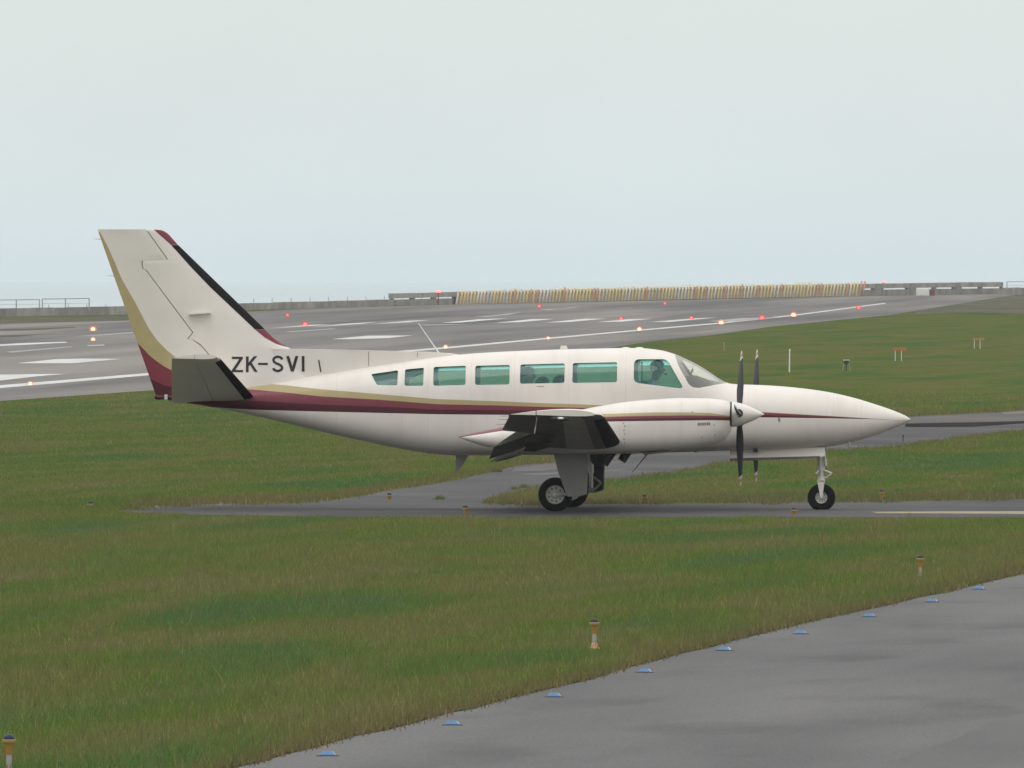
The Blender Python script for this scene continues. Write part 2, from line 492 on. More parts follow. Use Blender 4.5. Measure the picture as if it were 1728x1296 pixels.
M['gravel'] = pave_material('gravel_verge', (0.062, 0.056, 0.052), (0.095, 0.085, 0.078), (0.3, 0.08, 1), fine=0.2)
M['sand'] = pave_material('sandy_verge', (0.105, 0.094, 0.084), (0.17, 0.148, 0.128), (0.5, 0.12, 1), fine=0.2)
M['soilpale'] = pave_material('dry_dirt', (0.085, 0.073, 0.062), (0.13, 0.11, 0.095), (0.6, .2, 1), fine=.25)
M['drainshade'] = pave_material('drain_shade', (0.026, 0.024, 0.024), (0.049, 0.045, 0.043), (0.5, 0.2, 1))
M['dryturf'] = pave_material('dry_turf', (0.042, 0.050, 0.022), (0.085, 0.072, 0.040), (0.4, 0.05, 1), fine=0.25)
M['paintw'] = mat('white_road_paint', (0.50, 0.50, 0.49), 0.8, var=0.22, vscale=.9)
M['paintworn'] = mat('worn_white_paint', (0.28, 0.275, 0.27), 0.8, var=0.3, vscale=4)
M['painty'] = mat('yellow_road_paint', (0.27, 0.215, 0.125), 0.8, var=0.3, vscale=2)

# ground: one sheet, ends at the sea wall with a drop to the shore
WALL_LINE = lerp_fn([(-3000, 330), (-120, 470), (-29, 957), (-3.7, 1109), (26, 1247), (37, 1281), (120, 1500), (3000, 1700)])
xs_g = [-3000, -1200, -500, -250, -120] + [float(v) for v in np.linspace(-90, 90, 61)] + [120, 250, 500, 1200, 3000]
bm = bmesh.new()
cols = []
for x in xs_g:
    dw = WALL_LINE(x)+5
    ds = [-400, -100, 50, 120, 200, 300, 400]
    ds += [KINK] if dw > KINK+5 else []
    ds = [d for d in ds if d < dw-1]
    while len(ds) < 8: ds.append(ds[-1]+(dw-ds[-1])*.3)
    ds += [ds[-1]+(dw-ds[-1])*t for t in (.25, .5, .75, 1)]
    c = [bm.verts.new((x, d-DCAM, terrain_z(d))) for d in ds]
    c.append(bm.verts.new((x-2, dw+12-DCAM, -4.5)))
    cols.append(c)
for a, b in zip(cols, cols[1:]):
    for i in range(len(a)-1): bm.faces.new((a[i], b[i], b[i+1], a[i+1]))
ground = kind(bm_obj('ground', bm, None, M['turf']), 'structure')

m, n, l, b = nodes_of('sea_water')
b.inputs['Base Color'].default_value = (0.34, 0.42, 0.46, 1); b.inputs['Roughness'].default_value = 0.03
b.inputs['IOR'].default_value = 1.33
bm = bmesh.new()
vs = [bm.verts.new(p) for p in ((-30000, 60, -4), (30000, 60, -4), (30000, 45000, -4), (-30000, 45000, -4))]
bm.faces.new(vs)
sea = kind(bm_obj('sea', bm, None, m), 'structure')

def sheet(name, pix, lift, m_, kd='structure', parent=None):
    """A flat surface laid on the ground; outline given by ground points seen in the photograph."""
    bm = bmesh.new()
    vs = []
    for p in pix:
        x, d = ground_at(*p)
        vs.append(bm.verts.new((x, d-DCAM, 0)))
    f = bm.faces.new(vs)
    bmesh.ops.triangulate(bm, faces=[f])
    bmesh.ops.bisect_plane(bm, geom=bm.verts[:]+bm.edges[:]+bm.faces[:], plane_co=(0, KINK-DCAM, 0), plane_no=(0, 1, 0))
    for v in bm.verts: v.co.z = terrain_z(v.co.y+DCAM)+lift
    for f in bm.faces:
        f.normal_update()
        if f.normal.z < 0: f.normal_flip()
    me = bpy.data.meshes.new(name); bm.to_mesh(me); bm.free()
    o = link(name, me, parent, m_)
    return kind(o, kd) if kd else o

APRON_EDGE = [(300, 1322), (395, 1297), (440, 1287), (480, 1275), (530, 1263), (600, 1243), (650, 1234), (700, 1221), (760, 1204), (800, 1197), (850, 1182),
              (900, 1170), (950, 1158), (1000, 1146), (1060, 1127), (1100, 1118), (1150, 1103), (1200, 1092), (1250, 1078), (1300, 1067), (1350, 1053), (1400, 1043),
              (1450, 1031), (1500, 1022), (1550, 1009), (1600, 1000), (1660, 984), (1728, 968), (1850, 940), (2000, 905)]
apron_pix = APRON_EDGE + [(2600, 905), (2600, 1500), (-100, 1500), (200, 1345)]
apron = sheet('apron', apron_pix, 0.005, M['apron'])
sheet('apron_seal_patch', [(1480, 1300), (1530, 1277), (1610, 1250), (1668, 1222), (1760, 1196), (1900, 1190), (1900, 1300)], 0.009, M['apron_seal'])

TAXI = [(180, 864.2), (215, 859.5), (260, 856.5), (330, 853.8), (400, 851.6), (480, 849.5), (560, 845), (640, 831), (720, 818), (780, 808), (830, 797), (870, 786), (960, 776), (1060, 768),
        (1230, 752), (1400, 724), (1525, 704), (1600, 700), (1690, 695), (1760, 691), (2000, 672), (3000, 596), (3000, 620), (2000, 704), (1728, 726), (1620, 740), (1500, 755.5), (1400, 762), (1300, 773),
        (1230, 781), (1130, 800), (1060, 809), (980, 817), (900, 826), (850, 838), (812, 849), (850, 851.5), (1000, 851), (1300, 849), (1500, 846.5), (1728, 843), (2000, 842), (6000, 840),
        (6000, 874), (2000, 874), (1300, 874), (700, 874), (500, 872), (300, 868.5)]
taxiway = sheet('taxiway', TAXI, 0.005, M['taxi'])
sheet('taxiway_centre_line', [(1470, 864.6), (1600, 864), (1728, 863.5), (1900, 863), (6000, 863), (6000, 867), (1900, 867.6), (1728, 868.2), (1600, 867.5), (1480, 867)], 0.009, M['painty'])
sheet('gravel_strip', [(1525, 706), (1600, 702), (1690, 697), (1760, 694), (1760, 711), (1650, 714), (1530, 718)], 0.009, M['gravel'])
sheet('drain_shade_strip', [(1528, 715.5), (1640, 713.5), (1728, 711), (1800, 708), (1800, 711.5), (1728, 714.5), (1680, 718), (1640, 720.5), (1528, 721)], 0.013, M['drainshade'])  # flat strip, shade of the kerb and drain put into its dark colour
sheet('sandy_verge', [(862, 797), (872, 790), (905, 785.5), (960, 781), (1010, 779.5), (1040, 779), (1060, 780.5), (1030, 784), (1000, 789), (950, 791), (915, 796)], 0.009, M['gravel'])
sheet('damp_streak', [(872, 801), (940, 797.5), (1040, 793), (1066, 791.5), (1040, 796), (960, 800), (905, 803.5)], 0.009, M['apron_seal'])
sheet('sandy_verge', [(1690, 697), (1760, 692), (1760, 696), (1695, 700)], 0.013, M['sand'])
sheet('dirt_verge', [(222, 856), (232, 849.5), (300, 848), (420, 846), (530, 844), (560, 846), (480, 850.5), (400, 852.6), (330, 854.8), (250, 858.5)], 0.002, M['soilpale'])

RUN = [(-250, 700), (0, 677), (240, 660), (420, 646), (620, 628), (800, 611), (1000, 592), (1100, 576), (1200, 566), (1300, 551.5), (1400, 541.5), (1500, 532), (1560, 522),
       (1610, 514), (1700, 499.5), (1760, 492), (1690, 496.5), (1600, 497.8), (1457, 500), (1100, 507.5), (770, 514), (650, 517.5), (520, 521), (400, 527), (215, 541), (0, 546), (-250, 552)]
runway = sheet('runway', RUN, 0.005, M['runway'])
sheet('dry_turf_strip', [(-200, 541), (0, 536), (120, 534.8), (230, 532.5), (230, 540.5), (0, 545.6), (-200, 550)], 0.009, M['dryturf'])
sheet('dry_turf_strip', [(-60, 556.5), (60, 554.5), (122, 551.5), (128, 553), (60, 557.5), (-60, 560)], 0.009, M['dryturf'])
sheet('dry_turf_strip', [(-60, 568), (40, 565), (90, 563), (30, 568.5), (-60, 572)], 0.009, M['dryturf'])
sheet('dry_turf_strip', [(1560, 522), (1610, 514), (1700, 500), (1790, 497), (1790, 531), (1650, 528), (1540, 531)], 0.009, M['dryturf'])

M['soil'] = pave_material('bare_soil_edge', (0.045, 0.032, 0.024), (0.085, 0.062, 0.045), (3, .4, 1), fine=.3)
sheet('soil_edge', [(x, y+random.uniform(-.5, 1.6)) for x, y in APRON_EDGE] + [(x, y-9) for x, y in APRON_EDGE[::-1]], 0.009, M['soil'])
def poly_strip(pts, w):
    up = [(x, y-w/2) for x, y in pts]; dn = [(x, y+w/2) for x, y in pts]
    return up + dn[::-1]
mk = 'runway_marking'
near_line = [(-60, 658.5), (0, 653.3), (250, 632), (500, 608.5), (752, 587.5), (925, 571.5), (1080, 557.5), (1217, 545.5), (1339, 532.5), (1494, 512)]
wids = [5.2, 5.0, 4.0, 3.2, 2.8, 2.3, 2.0, 1.8, 1.7, 1.5]
sheet(mk, [(x, y-w/2) for (x, y), w in zip(near_line, wids)] + [(x, y+w/2) for (x, y), w in list(zip(near_line, wids))[::-1]], 0.013, M['paintw'])
for q, mm_ in ([[(28, 613.5), (95, 606.5), (140, 605.6), (205, 606.2), (122, 613.8)], 'paintw'], [[(-40, 633), (60, 632), (112, 631.4), (60, 636), (0, 643), (-40, 646)], 'paintw'],
          [[(-40, 583.5), (40, 579.5), (110, 577), (114, 578.6), (40, 582.5), (-40, 586)], 'paintw'],
          [[(118, 568.6), (225, 560.6), (225, 562.6), (168, 566.8)], 'paintworn'], [[(10, 594), (120, 584.8), (122, 586), (20, 595.6)], 'paintworn'], [[(146, 583.2), (176, 582), (176, 583.2), (150, 584)], 'paintw'],
          [[(456, 554.3), (520, 548.6), (560, 547.4), (528, 550.3)], 'paintw'], [[(523, 552.5), (580, 547), (637, 543.5), (610, 547)], 'paintw'], [[(625, 547.5), (690, 541.7), (726, 540.4), (690, 544.2)], 'paintw'],
          [[(480, 560.2), (560, 554.6), (570, 555.4), (490, 561)], 'paintworn'], [[(560, 572.5), (620, 567), (697, 566.4), (655, 571), (590, 573)], 'paintw'],
          [[(744, 545.2), (809, 539), (857, 537.6), (776, 544.8)], 'paintw'], [[(834, 545.2), (899, 538.8), (936, 538.6), (876, 544.2)], 'paintw'], [[(919, 544.8), (987, 538.2), (1024, 538.1), (959, 543.9)], 'paintw'],
          [[(1006, 544), (1062, 539), (1102, 538.2), (1049, 543.2)], 'paintw'], [[(1096, 543.8), (1172, 537.6), (1211, 536), (1131, 543.6)], 'paintw'], [[(1194, 542.6), (1250, 537.2), (1315, 535.4), (1240, 543)], 'paintworn'],
          [[(700, 548.5), (760, 547.4), (790, 547.6), (720, 549.8)], 'paintworn'],
          [[(800, 534.2), (830, 532.6), (880, 526.6), (860, 531.4), (822, 535)], 'paintworn'], [[(911, 522), (945, 521.4), (988, 515.8), (962, 520.4), (925, 523.6)], 'paintworn']):
    sheet(mk, q, 0.013, M[mm_])

# ------------------------------------------------------------------ grass (real blades near enough to be seen)
def world_poly(pix):
    return np.array([ground_at(*p) for p in pix])
def inside(poly, X, D):
    r = np.zeros(len(X), bool)
    j = len(poly)-1
    for i in range(len(poly)):
        xi, yi = poly[i]; xj, yj = poly[j]
        c = ((yi > D) != (yj > D)) & (X < (xj-xi)*(D-yi)/((yj-yi) if yj != yi else 1e-9)+xi)
        r ^= c; j = i
    return r
P_APRON, P_TAXI, P_RUN = world_poly(apron_pix), world_poly(TAXI), world_poly(RUN)
EDGE_X = lerp_fn([(ground_at(*p)[1], ground_at(*p)[0]) for p in APRON_EDGE])
def wave(X, D, s):
    return (np.sin(X*1.1*s+D*.21*s+1.3)+np.sin(X*.53*s-D*.37*s+.4)+np.sin(X*2.3*s+D*.09*s+2.2))/3
def grass_mesh(name, X, D, H, Wd, dry, label_kind='stuff'):
    N = len(X)
    ang = RNG.uniform(0, math.pi, N); lean = RNG.normal(0, .38, (N, 2))
    Z0 = np.array([terrain_z(d) for d in D]) if D.max() > KINK else np.zeros(N)
    Y = D-DCAM
    co = np.empty((N, 3, 3), np.float32)
    cx, sx = np.cos(ang)*Wd/2, np.sin(ang)*Wd/2*.6
    co[:, 0] = np.stack([X-cx, Y-sx, Z0-.01], 1); co[:, 1] = np.stack([X+cx, Y+sx, Z0-.01], 1)
    co[:, 2] = np.stack([X+lean[:, 0]*H, Y+lean[:, 1]*H, Z0+H], 1)
    me = bpy.data.meshes.new(name)
    me.vertices.add(N*3); me.vertices.foreach_set('co', co.ravel())
    me.loops.add(N*3); me.loops.foreach_set('vertex_index', np.arange(N*3, dtype=np.int32))
    me.polygons.add(N); me.polygons.foreach_set('loop_start', np.arange(0, N*3, 3, dtype=np.int32))
    at = me.attributes.new('dry', 'FLOAT', 'POINT'); at.data.foreach_set('value', np.repeat(dry, 3).astype(np.float32))
    me.update(calc_edges=True)
    return kind(link(name, me, None, M['blades']), label_kind)
def scatter(d0, d1, dens, margin=5.0):
    tot = 0; Xs, Ds = [], []
    for a in np.arange(d0, d1, 5.0):
        hw = 864/FPX*(a+5)+margin
        k = int(dens(a)*2*hw*5)
        Xs.append(RNG.uniform(-hw, hw, k)); Ds.append(RNG.uniform(a, min(a+5, d1), k))
    return np.concatenate(Xs), np.concatenate(Ds)
X, D = scatter(104, 250, lambda a: 430 if a < 170 else 330)
e_x = np.array([EDGE_X(d) for d in D])
jit = RNG.normal(0, .05, len(X))
keep = ~(inside(P_APRON, X+jit-.02, D)) & ~inside(P_TAXI, X, D+2.0+2.0*wave(X, D*0, 2.6)+RNG.normal(0, 1.0, len(X)))
for lx, ly in ((1003, 1095), (1553, 972)):          # trimmed round the two nearer lamps
    gx, gd = ground_at(lx, ly)
    keep &= ~((np.abs(X-gx-.01) < .075) & (D > gd-3.2) & (D < gd+.3) & (RNG.random(len(X)) < .93))
X, D, e_x = X[keep], D[keep], e_x[keep]
tall = 0.5+0.5*wave(X, D, .55)
H = RNG.uniform(.04, .085, len(X))*(.8+.5*tall)
seed_heads = RNG.random(len(X)) < .02
H = np.where(seed_heads, H*1.9, H)
near_edge = np.clip(1-(e_x-X)/(.45+.35*wave(X*0, D, 2.1)), 0, 1)
H *= np.clip(1.25-.5*(D > 232), 0, 2)
dry = np.clip(near_edge*RNG.uniform(.3, 1.1, len(X)) + seed_heads*.7 + (RNG.random(len(X)) < .12)*RNG.uniform(.2, .9, len(X)), 0, 1)
grass_mesh('grass', X, D, H, RNG.uniform(.008, .018, len(X)), dry)
# far side of the taxiway and the island beyond it
X, D = scatter(250, 520, lambda a: 230 if a < 285 else 190*max(0, 1-(a-285)/238)**1.3)
keep = ~inside(P_TAXI, X, D+RNG.normal(0, 1.0, len(X))+1.8*wave(X, D*.3, 3.1)) & ~inside(P_RUN, X, D+4.0)
X, D = X[keep], D[keep]
edge = inside(P_TAXI, X, D-4.0) | inside(P_TAXI, X, D-8.0) | inside(P_TAXI, X, D+3.0)
H = RNG.uniform(.04, .09, len(X))*np.where(edge, RNG.uniform(.7, 1.5, len(X)), .75)
dry = np.clip(edge*RNG.uniform(.2, 1.0, len(X)) + (RNG.random(len(X)) < .1)*.5, 0, 1)
grass_mesh('grass', X, D, H, RNG.uniform(.012, .026, len(X)), dry)
# weeds growing out of the pavement joints and along its edge
def weed(px, py, w_m, h_m, k, dry_m, label):
    x, d = ground_at(px, py)
    X = x+RNG.normal(0, w_m/2.6, k); D = d+RNG.normal(0, w_m*1.2, k)
    H = h_m*np.exp(-((X-x)/(w_m*.6))**2)*RNG.uniform(.5, 1.1, k)+.02
    dry_v = np.clip(RNG.normal(dry_m, .2, k), 0, 1)
    verts = [(x, d-DCAM, terrain_z(d)-.06)]; faces = []; av = [dry_m]
    for i in range(k):
        w_b = RNG.uniform(.007, .015); a_ = RNG.uniform(0, math.pi); g = terrain_z(D[i])
        n0 = len(verts)
        verts += [(X[i]-w_b*math.cos(a_), D[i]-DCAM-w_b*math.sin(a_), g-.012), (X[i]+w_b*math.cos(a_), D[i]-DCAM+w_b*math.sin(a_), g-.012),
                  (X[i]+RNG.normal(0, .35)*H[i], D[i]-DCAM+RNG.normal(0, .35)*H[i], g+H[i])]
        faces += [(n0, n0+1, n0+2), (0, n0, n0+1)]; av += [dry_v[i]]*3
    me = bpy.data.meshes.new('weed_tuft'); me.from_pydata(verts, [], faces)
    at = me.attributes.new('dry', 'FLOAT', 'POINT'); at.data.foreach_set('value', np.array(av, np.float32))
    o = link('weed_tuft', me, None, M['blades'])
    tag(o, label, 'weed', 'weed tufts in the pavement joints')
weed(742, 843.5, .12, .07, 90, .1, 'small green weed tuft in the taxiway asphalt behind the low blue-capped light')
weed(868, 826.5, .10, .05, 70, .5, 'dry weed tuft in the branch pavement behind the main wheel')
weed(884, 824, .14, .07, 80, .2, 'greener weed tuft touching the main wheel on the branch pavement')
weed(1604, 843, .16, .14, 160, .0, 'dark bushy weed on the taxiway verge ahead of the nose')
weed(838, 797, .13, .11, 110, .1, 'green weed below the trailing edge of the lowered flap')
weed(258, 842, .35, .12, 160, .0, 'dark green weed above the tail end of the taxiway')
weed(1632, 989, .09, .09, 120, .1, 'leafy weed at the apron edge beside the farther blue reflectors')

# ------------------------------------------------------------------ sea wall, posts, blast fence
M['conc'] = mat('weathered_concrete', (0.33, 0.305, 0.285), 0.9, var=0.25, vscale=0.8, bump=0.4, bscale=3)
M['concdk'] = mat('dark_concrete', (0.27, 0.245, 0.23), 0.9, var=0.25, vscale=0.9, bump=0.4, bscale=3)
M['postw'] = mat('white_post_paint', (0.70, 0.69, 0.66), 0.6, var=0.1)
M['galv'] = mat('galvanised_pipe', (0.40, 0.41, 0.41), 0.5, metal=0.3, var=0.1)
M['slaty'] = mat('faded_yellow_slat', (0.84, 0.68, 0.34), 0.7, var=0.15)
M['slatw'] = mat('pale_slat', (0.82, 0.77, 0.68), 0.7, var=0.15)
M['slatg'] = mat('grey_slat', (0.66, 0.64, 0.63), 0.7, var=0.15)
M['slato'] = mat('orange_slat', (0.72, 0.38, 0.24), 0.7, var=0.15)
M['slatd'] = mat('fence_backing', (0.40, 0.33, 0.26), 0.85, var=0.3)

def scale_at(p): return FPX/(p.y+DCAM)
def wall_block(bm, p0, p1, z0, z1, th):
    p0, p1 = Vector(p0), Vector(p1)
    dr = (p1-p0); dr.z = 0; nn = Vector((-dr.y, dr.x, 0)).normalized()
    if nn.y < 0: nn = -nn
    q = []
    for base in (p0, p1):
        for off in (0, th):
            q.append((base+nn*off))
    def V(p, z): return bm.verts.new((p.x, p.y, z))
    b0, b1, b2, b3 = V(q[0], p0.z+z0), V(q[2], p1.z+z0), V(q[3], p1.z+z0), V(q[1], p0.z+z0)
    t0, t1, t2, t3 = V(q[0], p0.z+z1), V(q[2], p1.z+z1), V(q[3], p1.z+z1), V(q[1], p0.z+z1)
    for f in ((b0, b1, t1, t0), (b1, b2, t2, t1), (b2, b3, t3, t2), (b3, b0, t0, t3), (t0, t1, t2, t3), (b3, b2, b1, b0)): bm.faces.new(f)
low_base = lerp_fn([(-160, 538), (0, 534), (210, 531), (400, 523.5), (520, 520.5), (662, 517)])
low_top = lerp_fn([(-160, 523), (0, 520.5), (210, 516.8), (405, 512), (662, 505.3)])
t = thing('low_sea_wall', 'low grey concrete sea wall behind the white marker posts and pipe rails', 'wall')
px = -160
while px < 660:
    nx = min(px+31.5, 662)
    a, b2 = gpt(px, low_base(px)), gpt(nx, low_base(nx))
    b2 = a+(b2-a)*.994
    bm = bmesh.new()
    h = (low_base(px)-low_top(px))/scale_at(a)+random.uniform(-.012, .012)
    wall_block(bm, a, b2, -.3, h, .35)
    bm_obj('wall_block', bm, t, random.choice([M['conc'], M['concdk']]))
    px = nx
high_base = lerp_fn([(662, 517), (770, 514), (1100, 506.8), (1457, 499.6), (1600, 497.6), (1700, 497)])
high_top = lerp_fn([(662, 495.5), (770, 493), (1100, 486), (1457, 479), (1540, 478), (1697, 475.6)])
t = thing('high_sea_wall', 'taller concrete sea wall with a bright slot running along its length', 'wall')
edges = [662]+[662+36*i for i in range(1, 24)]+[1480, 1492, 1538, 1548, 1582, 1616, 1625, 1660, 1697]
edges = sorted(set(e_ for e_ in edges))
for px, nx in zip(edges, edges[1:]):
    if nx-px < 3: continue
    a, b2 = gpt(px, high_base(px)), gpt(nx, high_base(nx))
    off = Vector((0, 6.0, 0)); a += off; b2 += off
    b2 = a+(b2-a)*.992
    sc = scale_at(a); Ht = (high_base(px)-high_top(px))/sc
    solid = nx-px < 15 or random.random() < .08
    bm = bmesh.new()
    if solid:
        wall_block(bm, a, b2, -.3, Ht, .35)
        bm_obj('wall_block', bm, t, M['concdk'])
    else:
        wall_block(bm, a, b2, -.3, Ht*.50, .3)
        bm_obj('wall_block', bm, t, M['concdk'])
        bm = bmesh.new()
        wall_block(bm, a+Vector((0, 0, 0)), b2, Ht*.61, Ht+random.uniform(-.012, .012), .3)
        # little legs keep the upper course up at both ends
        e0 = a+(b2-a)*.02; e1 = a+(b2-a)*.05
        wall_block(bm, e0, e1, Ht*.49, Ht*.625, .25)
        e0 = a+(b2-a)*.95; e1 = a+(b2-a)*.98
        wall_block(bm, e0, e1, Ht*.49, Ht*.625, .25)
        bm_obj('upper_wall_block', bm, t, M['conc'])
t = thing('end_sea_wall', 'lowest stretch of grey sea wall past the end of the slotted wall', 'wall')
for px, nx in ((1698, 1722), (1723, 1760), (1761, 1800)):
    a, b2 = gpt(px, 497.5), gpt(nx-.3, 497)
    bm = bmesh.new(); wall_block(bm, a, b2, -.3, 12.0/scale_at(a), .35); bm_obj('wall_block', bm, t, M['conc'])

posts = [84, 117, 148, 180, 211, 429, 460, 492, 524, 555, 587, 618, 649, 680, 712]
pl = {84: 'beside the first pipe rail gap', 117: 'under the middle of the second pipe rail', 148: 'at the end of the second pipe rail', 180: 'between the pipe rail and the tail fin', 211: 'touching the tail fin outline',
      429: 'first one ahead of the black fin boot', 460: 'second one ahead of the black fin boot, by the yellow tuft', 492: 'third one ahead of the black fin boot', 524: 'fourth one ahead of the black fin boot',
      555: 'fifth one ahead of the black fin boot', 587: 'sixth one ahead of the black fin boot', 618: 'second one short of the taller wall', 649: 'last one before the taller wall starts', 680: 'first one under the taller wall', 712: 'last one before the red obstacle lamp'}
post0 = None
for px in posts:
    y1 = low_base(min(px, 660))+(-1 if px < 300 else -2.5); y0 = y1-13.5
    p = gpt(px, y1); p.y -= 2.0; hgt = 14.5/scale_at(p)
    if post0 is None:
        post0 = thing('marker_post', '', 'post', p, 0, 'white posts along the sea wall')
        bm = bmesh.new(); add_tube(bm, (0, 0, -.05), (0, 0, hgt*.72), .055, .05, 8); bm_obj('post_shaft', bm, post0, M['postw'])
        bm = bmesh.new(); add_tube(bm, (0, 0, hgt*.725), (0, 0, hgt*1.25), .022, .02, 6); bm_obj('post_tip', bm, post0, M['galv'])
        o = post0
    else: o = dup(post0, p)
    o['label'] = 'white wall post, '+pl[px]

def pipe_rail(name_lbl, xs_, ytop, ybot):
    a = gpt(xs_[0], ybot+13); t = thing('pipe_rail', name_lbl, 'rail', a, 0, 'pipe rails on the sea wall')
    sc = scale_at(a); d = a.y+DCAM
    P = [(( (x-xs_[0])/sc), 0.6) for x in xs_]
    zb = 11/sc; zt = (ybot+13-ytop)/sc
    for x, y in P:
        bm = bmesh.new(); add_tube(bm, (x, y, zb-.1), (x, y, zt), .035, seg=8); bm_obj('rail_post', bm, t, M['galv'])
    bm = bmesh.new(); add_tube(bm, (P[0][0]-.03, P[0][1], zt), (P[-1][0]+.03, P[-1][1], zt+.04), .03, seg=8); bm_obj('top_rail', bm, t, M['galv'])
    bm = bmesh.new(); add_tube(bm, (P[0][0], P[0][1], zt*.72), (P[-1][0], P[-1][1], zt*.72+.02), .012, seg=6); bm_obj('middle_wire', bm, t, M['galv'])
pipe_rail('grey pipe rail on the low sea wall, cut by the picture edge', [-40, 27, 66], 506.5, 520)
pipe_rail('grey pipe rail on the low sea wall, nearer the tail', [71, 110, 150], 504.5, 519)
pipe_rail('grey pipe rail beyond the end of the slotted sea wall', [1699.5, 1740, 1790], 475.4, 485)

# blast fence: leaning slats on a backing beam
t = thing('blast_fence', 'long fence of leaning yellow, white and orange slats at the runway end', 'fence', gpt(770, 513.6))
org = t.location.copy()
nsl = 124
slat_me = {}
for key in ('slaty', 'slatw', 'slatg', 'slato'):
    bm = bmesh.new(); add_box(bm, (0, 0, .5), (.135, .04, 1.0)); bmesh.ops.bevel(bm, geom=bm.edges[:], offset=.008, segments=1, affect='EDGES')
    me = bpy.data.meshes.new('slat'); bm.to_mesh(me); bm.free(); me.materials.append(M[key]); slat_me[key] = me
fb = lerp_fn([(770, 513.5), (1100, 506.2), (1457, 499)])
beam_pts = []
for i in range(nsl):
    px = 770+i*(1455-770)/(nsl-1)
    p = gpt(px, fb(px))
    sc = scale_at(p)
    o = bpy.data.objects.new('slat', slat_me[['slatw', 'slaty', 'slatg', 'slatw', 'slaty', 'slaty', 'slato', 'slaty'][(i*i//7 + i//3 + (i % 3 == 0)*2 + random.randrange(3)) % 8]])
    COL.objects.link(o); o.parent = t
    o.location = p-org
    tall = 23.2 if i % 18 < 14 else 24.8
    o.scale = (1, 1, tall/sc*random.uniform(.97, 1.03))
    o.rotation_euler = (rad(-6), rad(11+random.uniform(-2, 2)), 0)
    beam_pts.append(p-org)
for frac, nm in ((.28, 'lower_beam'), (.75, 'upper_beam')):
    bm = bmesh.new()
    for a, b2 in zip(beam_pts[::8], beam_pts[8::8]+[beam_pts[-1]]):
        h = .9*frac
        wall_block(bm, a+Vector((.15*frac+.0, .12, h)), b2+Vector((.15*frac, .12, h)), -.05, .05, .08)
    bm_obj(nm, bm, t, M['slatd'])
for i in range(0, nsl, 6):
    bm = bmesh.new()
    p = beam_pts[i]
    add_tube(bm, p+Vector((.1, .25, -.02)), p+Vector((.15, .18, .72)), .05, seg=6); bm_obj('fence_post', bm, t, M['slatd'])
o = None
bm = bmesh.new()
for a, b2 in zip(beam_pts[::8], beam_pts[8::8]+[beam_pts[-1]]):
    wall_block(bm, a+Vector((.12, .42, 0)), b2+Vector((.12, .42, 0)), 0, .66, .03)
bm_obj('back_board', bm, t, M['slatd'])

def box_thing(name, lbl, cat, px0, px1, py0, py1, depth, m_):
    p = gpt((px0+px1)/2, py1); sc = scale_at(p); w, h = (px1-px0)/sc, (py1-py0)/sc
    t = thing(name, lbl, cat, p)
    bm = bmesh.new(); add_box(bm, (0, 0, h/2), (w, depth, h)); bmesh.ops.bevel(bm, geom=bm.edges[:], offset=.02, segments=1, affect='EDGES'); bm_obj('housing', bm, t, m_)
    bm = bmesh.new(); add_box(bm, (0, -depth/2-.012, h*.5), (w*.8, .02, h*.72)); bm_obj('door', bm, t, m_)
    return t
box_thing('equipment_box', 'pale grey box standing against the slotted sea wall', 'box', 1546, 1568, 486.5, 499.5, .4, M['postw'])
M['rust'] = mat('rusty_brown', (0.19, 0.09, 0.06), 0.8, var=0.3, vscale=4)
box_thing('junction_box', 'small rusty brown box right beside the pale equipment box', 'box', 1569, 1577, 488.5, 499, .3, M['rust'])
weed(1715, 496.5, .55, .28, 500, .5, 'dark scrubby clump by the low wall under the end pipe rail')
weed(463, 512.8, .5, .10, 160, .8, 'yellow tuft on top of the low sea wall near the fin boot')

# ------------------------------------------------------------------ lights of the runway
M['amber'] = emit_mat('amber_lamp_glass', (1.0, 0.80, 0.52), 2.0)
def halo_glow(name, col, st, through):
    m = bpy.data.materials.new(name); m.use_nodes = True
    n, l = m.node_tree.nodes, m.node_tree.links; n.clear()
    o_, t_, e_, x_ = n.new('ShaderNodeOutputMaterial'), n.new('ShaderNodeBsdfTransparent'), n.new('ShaderNodeEmission'), n.new('ShaderNodeMixShader')
    e_.inputs[0].default_value = (*col, 1); e_.inputs[1].default_value = st; x_.inputs[0].default_value = 1-through
    l.new(t_.outputs[0], x_.inputs[1]); l.new(e_.outputs[0], x_.inputs[2]); l.new(x_.outputs[0], o_.inputs[0])
    return m
M['amberhalo'] = halo_glow('amber_lamp_halo', (1.0, 0.33, 0.10), 1.1, .62)
M['redhalo'] = halo_glow('red_lamp_halo', (1.0, 0.05, 0.05), .9, .62)
M['red'] = emit_mat('red_lamp_glass', (1.0, 0.20, 0.18), 1.6)
M['fix'] = mat('lamp_fixture', (0.30, 0.22, 0.10), 0.6)
def runway_light(px, py, r_px, m_, lbl, grp):
    p = gpt(px, py+2.2); sc = scale_at(p); r = r_px*1.15/sc
    t = thing('runway_light', lbl, 'runway light', p, 0, grp)
    zc = 2.2/sc
    bm = bmesh.new(); add_lathe(bm, [(0, 0), (r*.9, 0), (r*.8, .03), (r*.3, .05), (r*.3, zc-r*.5), (0, zc-r*.5)], seg=12); bm_obj('base', bm, t, M['fix'], 40)
    bm = bmesh.new(); add_lathe(bm, [(r*math.sin(a), zc-r*math.cos(a)) for a in np.linspace(0, math.pi, 9)], seg=14); bm_obj('lens', bm, t, m_, 60)
    bm = bmesh.new(); add_lathe(bm, [(1.75*r*math.sin(a), zc-1.75*r*math.cos(a)) for a in np.linspace(0, math.pi, 11)], seg=16); bm_obj('lamp_halo', bm, t, M['amberhalo'] if m_ is M['amber'] else M['redhalo'], 60)  # added glowing shell that imitates the lamp's glare halo
    return t
